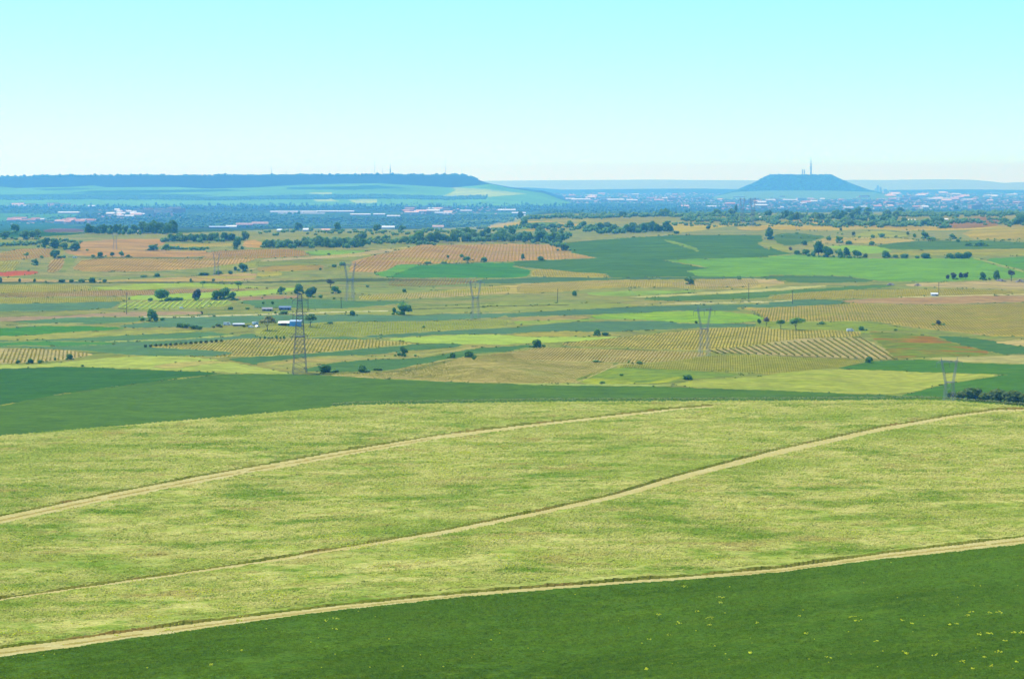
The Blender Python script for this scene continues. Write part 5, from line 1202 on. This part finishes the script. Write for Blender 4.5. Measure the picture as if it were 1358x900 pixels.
# single long bright sheds: (u, v, length px, depth m, height m, label)
for u, v, l, dp, h, lab in [(92, 283.6, 27, 60, 10, 'long white warehouse roof above the red roofed village'), (390, 282.3, 60, 70, 9, 'very long white greenhouse roof left of centre'), (445, 281.8, 48, 50, 9, 'white roof continuing the very long greenhouse to the right'),
    (478, 286, 26, 50, 9, 'white shed below the greenhouses'), (503, 285.8, 15, 40, 9, 'white shed right of the one below the greenhouses'), (522, 288.2, 17, 45, 9, 'lowest white shed left of centre'), (400, 283.9, 60, 20, 5, 'thin white roof under the very long greenhouse'),
    (575, 281.5, 20, 60, 9, 'pale shed in the middle of the plain'), (588, 283.8, 22, 50, 9, 'pale slanted shed beside the middle village'), (635, 265.6, 30, 90, 12, 'white shed strip at the foot of the tableland'), (618, 280.8, 15, 60, 9, 'white shed right of the middle village'),
    (672, 280.5, 23, 70, 12, 'bright white warehouse near the centre'), (688, 284.2, 18, 50, 10, 'white warehouse below the bright one near the centre'), (692, 287.5, 10, 40, 8, 'short white shed at the left end of the crest belt'),
    (770, 266, 24, 120, 15, 'bright white factory roof left of the blue wood'), (816, 266.5, 22, 120, 16, 'bright white factory with tall block in the reddish suburb'), (838, 266.8, 14, 80, 12, 'white roof right of the bright factory'), (760, 257.8, 8, 0.1, .1, ''),
    (985, 258.5, 34, 160, 20, 'long white factory roof left of the flat topped hill foot'), (1003, 259.5, 9, 120, 40, 'tall white block at the end of the long factory roof'), (1008, 274, 17, 90, 14, 'bright white roof right of the far pylons'), (946, 275.5, 17, 80, 12, 'pinkish white roof left of the conifer'),
    (1036, 266.4, 40, 110, 12, 'thin white roof strip in the middle of the town'), (1037, 276.6, 4, 30, 12, 'small bright white block in the lower town'), (1226, 277, 8, 70, 18, 'bright white slanted roof at the near edge of the town'), (1197, 265.4, 8, 100, 18, 'bright white roof cluster at the right of the hill'),
    (1246, 265.2, 32, 120, 16, 'very long white roof in the right part of the town'), (1282, 266.3, 12, 90, 14, 'pale roof right of the very long one'), (1265, 258.8, 12, 140, 20, 'pale shed at the far side of the right town'), (1314, 260.5, 14, 120, 16, 'pale roof near the right edge far in the town'), (1342, 259.3, 8, 120, 18, 'pale roof at the right edge far in the town'),
    (1125, 276.8, 12, 60, 10, 'white shed behind the dark skyline trees'), (1145, 275.5, 8, 60, 10, 'white shed right of the one behind the skyline trees'), (122, 275, 9, 50, 12, 'bright white barn alone in the blue woods at left'), (165, 284.2, 8, 50, 10, 'white roof within the grey village'), (28, 273.8, 22, 60, 9, 'long pale roof at far left in the blue plain'), (11, 293.7, 3, 25, 9, 'bright white house at the left end of the red roofed village'), (52, 292.7, 14, 30, 9, 'white roof in the middle of the red roofed village')]:
    if not lab: continue
    d = float(dist(u, v)); fb(u, v, l*d/F, dp*d/9000*.9, h*1.1, ('gable', 0, 0), lab, None, rng.uniform(-.02, .02))
town(14, 48, 291.5, 294.5, 16, rk(['gable'], [0, 2], [1, 2, 1]), (12, 26), (9, 12), (7, 10), 'red roofed house in the left part of the far village', 'red roofed houses of the left village part')
town(78, 122, 293, 297, 22, rk(['gable'], [0, 2], [1, 2, 1]), (12, 26), (9, 12), (7, 10), 'red roofed house in the right part of the far village', 'red roofed houses of the right village part')
town(142, 190, 281, 289, 24, rk(['gable', 'flat'], [0, 2], [0, 2]), (12, 34), (10, 16), (7, 13), 'pale house of the grey village above the dark belt', 'pale houses of the grey village')
town(195, 240, 280, 288, 14, rk(['flat'], [1, 2], [1, 2]), (20, 50), (12, 22), (8, 22), 'pinkish block at the right end of the grey village', 'pinkish blocks of the grey village')
town(0, 90, 270, 274, 16, rk(['flat', 'gable'], [1, 2], [1, 2]), (25, 60), (15, 25), (8, 14), 'pinkish building in the blue plain at far left', 'pinkish buildings at far left')
town(535, 600, 277, 284, 16, rk(['gable', 'flat'], [1, 2, 0], [1, 2, 0]), (20, 50), (14, 24), (8, 14), 'house of the small village in the middle of the plain', 'houses of the middle village')
town(605, 690, 263.5, 268.5, 22, rk(['flat', 'gable'], [0, 2], [0, 2]), (30, 90), (20, 50), (9, 16), 'pale building at the foot of the tableland tip', 'pale buildings at the tableland tip')
town(690, 900, 257, 267, 42, rk(['gable', 'flat'], [0, 1, 1, 2], [0, 1, 2, 1]), (25, 70), (25, 50), (8, 16), 'reddish building of the suburb behind the blue wood', 'reddish buildings of the suburb')
town(970, 1358, 256, 264, 44, rk(['flat', 'gable'], [0, 1, 2], [0, 2]), (30, 80), (30, 60), (10, 22), 'pale block in the far part of the town', 'pale blocks of the far town')
town(905, 1358, 264, 277, 50, rk(['flat', 'gable'], [1, 1, 2, 0], [1, 1, 2, 0]), (20, 55), (20, 40), (8, 18), 'reddish brick block in the near part of the town', 'reddish brick blocks of the near town')
for i, (u, v, w_, h) in enumerate([(1164, 254, 26, 62), (1167.5, 254.5, 22, 48), (1161, 254.5, 20, 34), (1174, 255, 40, 30)]):
    fb(u, v, w_*1.2, 26, h*1.5, ('flat', 1, 2), f'{("tallest","second tallest","slim lower","broad low")[i]} tower block right of the flat topped hill', 'tower blocks right of the hill', 0)
# the rest of the town, too many and too small to tell apart
Vs, Fs, Ms = [], [], []; off = 0
for nb, (u0, u1, v0, v1), mix in ((1900, (900, 1420, 255, 278), 0), (600, (690, 905, 256, 270), 0), (120, (600, 690, 263, 285), 1), (140, (130, 245, 279, 290), 1), (80, (0, 120, 270, 275), 1), (60, (530, 610, 277, 285), 1), (60, (10, 125, 291, 297), 1)):
    for _ in range(nb):
        u, v = rng.uniform(u0, u1), rng.uniform(v0, v1); p = pt(u, v); s_ = p.y/F
        me = BM[str(rng.choice(['gable', 'flat'])), 0, 0]; W, Dp, H_ = rng.uniform(.8, 3.2)*s_, rng.uniform(.8, 2.5)*s_*2, rng.uniform(.4, 1.3)*s_
        a = rng.uniform(-.3, .3); ca, sa = math.cos(a), math.sin(a)
        wi = int(rng.choice([0, 1, 2, 1])); ri = 3+int(rng.choice([0, 1, 2, 1, 2]))
        for q in me.vertices:
            x, y, z = q.co.x*W, q.co.y*Dp, q.co.z*H_; Vs.append((p.x+x*ca-y*sa, p.y+x*sa+y*ca, p.z+z))
        for f_ in me.polygons: Fs.append([i+off for i in f_.vertices]); Ms.append(ri if f_.material_index else wi)
        off += len(me.vertices)
me = bpy.data.meshes.new('town_buildings'); me.from_pydata(Vs, [], Fs)
for m in BR+[ROOFW, TILE, TILE2]: me.materials.append(m)
me.polygons.foreach_set('material_index', Ms); tag(newobj('town_buildings', me), kind='stuff')

# ---------------------------------------------------------------- flowers, grass fringe
def tufts(name, uv, size, mat, near=True, flat=.5):
    uv = np.array(uv); d = dist(uv[:, 0], uv[:, 1], np.full(len(uv), near)); p = P(uv[:, 0], uv[:, 1], d); p[:, 2] += .95 if near else 0
    s_ = rng.uniform(.5, 1.4, (len(uv), 1))*np.array([[size, size, size*flat]])
    V_, F_ = scatter(OCT, OCTF, p, s_, rng.uniform(0, 6, len(uv))); return tag(mesh_np(name, V_, F_, mat), kind='stuff')
YEL = plainmat('yellow_flowers', (.6, .6, .02), .8, .2, 1); GRS = plainmat('pale_grass', (.25, .3, .1), .9, .3, 1); GR2 = plainmat('green_grass', (.14, .2, .07), .9, .3, 1)
uv = []
cl = [(908, 786), (925, 820), (942, 829), (941, 838), (899, 836), (874, 825), (886, 852), (994, 876), (1003, 836), (1137, 833), (1162, 861), (1202, 877), (1287, 821), (1310, 822), (1326, 822), (1283, 826), (1312, 850), (1332, 861), (1345, 849), (1355, 849), (1326, 875), (1305, 882), (1315, 894), (1278, 888), (1290, 898), (1350, 889), (1299, 851), (1197, 832), (1210, 837), (1260, 838), (1270, 837), (155, 853), (315, 833), (222, 845), (445, 830), (443, 844), (433, 833), (320, 873), (280, 893), (860, 858), (858, 898), (1098, 882), (1130, 828), (1060, 826), (1070, 850), (956, 808), (1240, 880), (957, 801)]
for u, v in cl:
    if v > np.interp(u, *np.array(T3['c']).T)+5:
        for _ in range(rng.integers(4, 12)): uv.append((u+rng.normal(0, 2), v+rng.normal(0, .7)))
for _ in range(220):
    u, v = rng.uniform(0, 1358), rng.uniform(735, 900)
    if v > np.interp(u, *np.array(T3['c']).T)+8 and rng.random() < .5: uv.append((u, v))
for _ in range(260):          # groups through the pale crop
    u, v = rng.uniform(0, 1358), rng.uniform(545, 850)
    c3_ = np.interp(u, *np.array(T3['c']).T)
    ok = vc(u)+6 < v < c3_-8 and all(abs(track(np.array(u), np.array(v), q, 2)[0]) > 1 for q in (T1, T2))
    if ok:
        s_ = (v-240)/400
        for _ in range(rng.integers(10, 50)): uv.append((u+rng.normal(0, 11*s_), v+rng.normal(0, 1.6*s_)))
for (u0, u1, v0, v1, n) in ((60, 270, 592, 632, 420), (230, 420, 582, 604, 320), (560, 720, 585, 640, 260), (730, 820, 570, 585, 160), (450, 600, 600, 640, 160), (1090, 1300, 580, 605, 160), (900, 1060, 540, 560, 120), (80, 330, 780, 850, 150)):
    uv += [(rng.uniform(u0, u1), rng.uniform(v0, v1)) for _ in range(n)]
tufts('wildflowers', uv, .23, YEL)
uv = [(u, vc(u)+abs(rng.normal(0, 1.2))+.3) for u in rng.uniform(440, 1420, 3200)]
tufts('tall_grass', uv, .26, GRS, flat=.8)
uv = [(u, vc(u)+abs(rng.normal(0, 1.0))+1) for u in rng.uniform(440, 1420, 500)]
tufts('tall_grass', uv, .4, GR2, flat=.8)
# standing crop: ears and leaf tips that break up the surface of the two near fields
def stand(name, n, mat, lo, hi, size, lift, kk):
    u = rng.uniform(-60, 1420, n*2); c3_ = np.interp(u, *np.array(T3['c']).T)
    a = vc(u)+1.5 if lo == 'crest' else c3_+3; b = c3_-8 if hi == 'track' else np.full(len(u), 925.)
    q = rng.random(len(u)); v = a+(b-a)*q
    keep = np.ones(len(u), bool)
    for t_ in (T1, T2, T3):
        s_, ok, _ = track(u, v, t_, 1.6); keep &= ~(ok & (np.abs(s_) < 1))
    u, v = u[keep][:n], v[keep][:n]; d = dist(u, v, np.ones(len(u), bool)); p = P(u, v, d); p[:, 2] += lift
    s_ = rng.uniform(.5, 1.4, (len(u), 1))*np.array([[size, size, size*.7]])*(d/330)[:, None]
    V_, F_ = scatter(OCT[:5], OCTF[:4], p, s_, rng.uniform(0, 6.28, len(u))); tag(mesh_np(name, V_, F_, mat), kind='stuff')
stand('barley_ears', 260000, barley, 'crest', 'track', .32, .24, 0)
stand('wheat_leaves', 130000, wheat, 'track', 'end', .24, .24, 0)

# ---------------------------------------------------------------- the air
x0, x1, y0, y1, z0, z1 = -42000, 42000, -42000, 38000, -62, 400
hz = MB().box(x0, x1, y0, y1, z0, z1)
hm = bpy.data.materials.new('air'); hm.use_nodes = True; n = hm.node_tree; n.nodes.clear()
out = n.nodes.new('ShaderNodeOutputMaterial'); vp = n.nodes.new('ShaderNodeVolumePrincipled'); n.links.new(vp.outputs[0], out.inputs['Volume'])
vp.inputs['Color'].default_value = (.115/.95, .44/.95, 1, 1); vp.inputs['Absorption Color'].default_value = (1, 1, 1, 1)
vp.inputs['Density'].default_value = .95e-4; vp.inputs['Anisotropy'].default_value = .3
tag(hz.build('haze', hm), kind='stuff')
print('trees', cnt_[0], 'cand', len(cand))
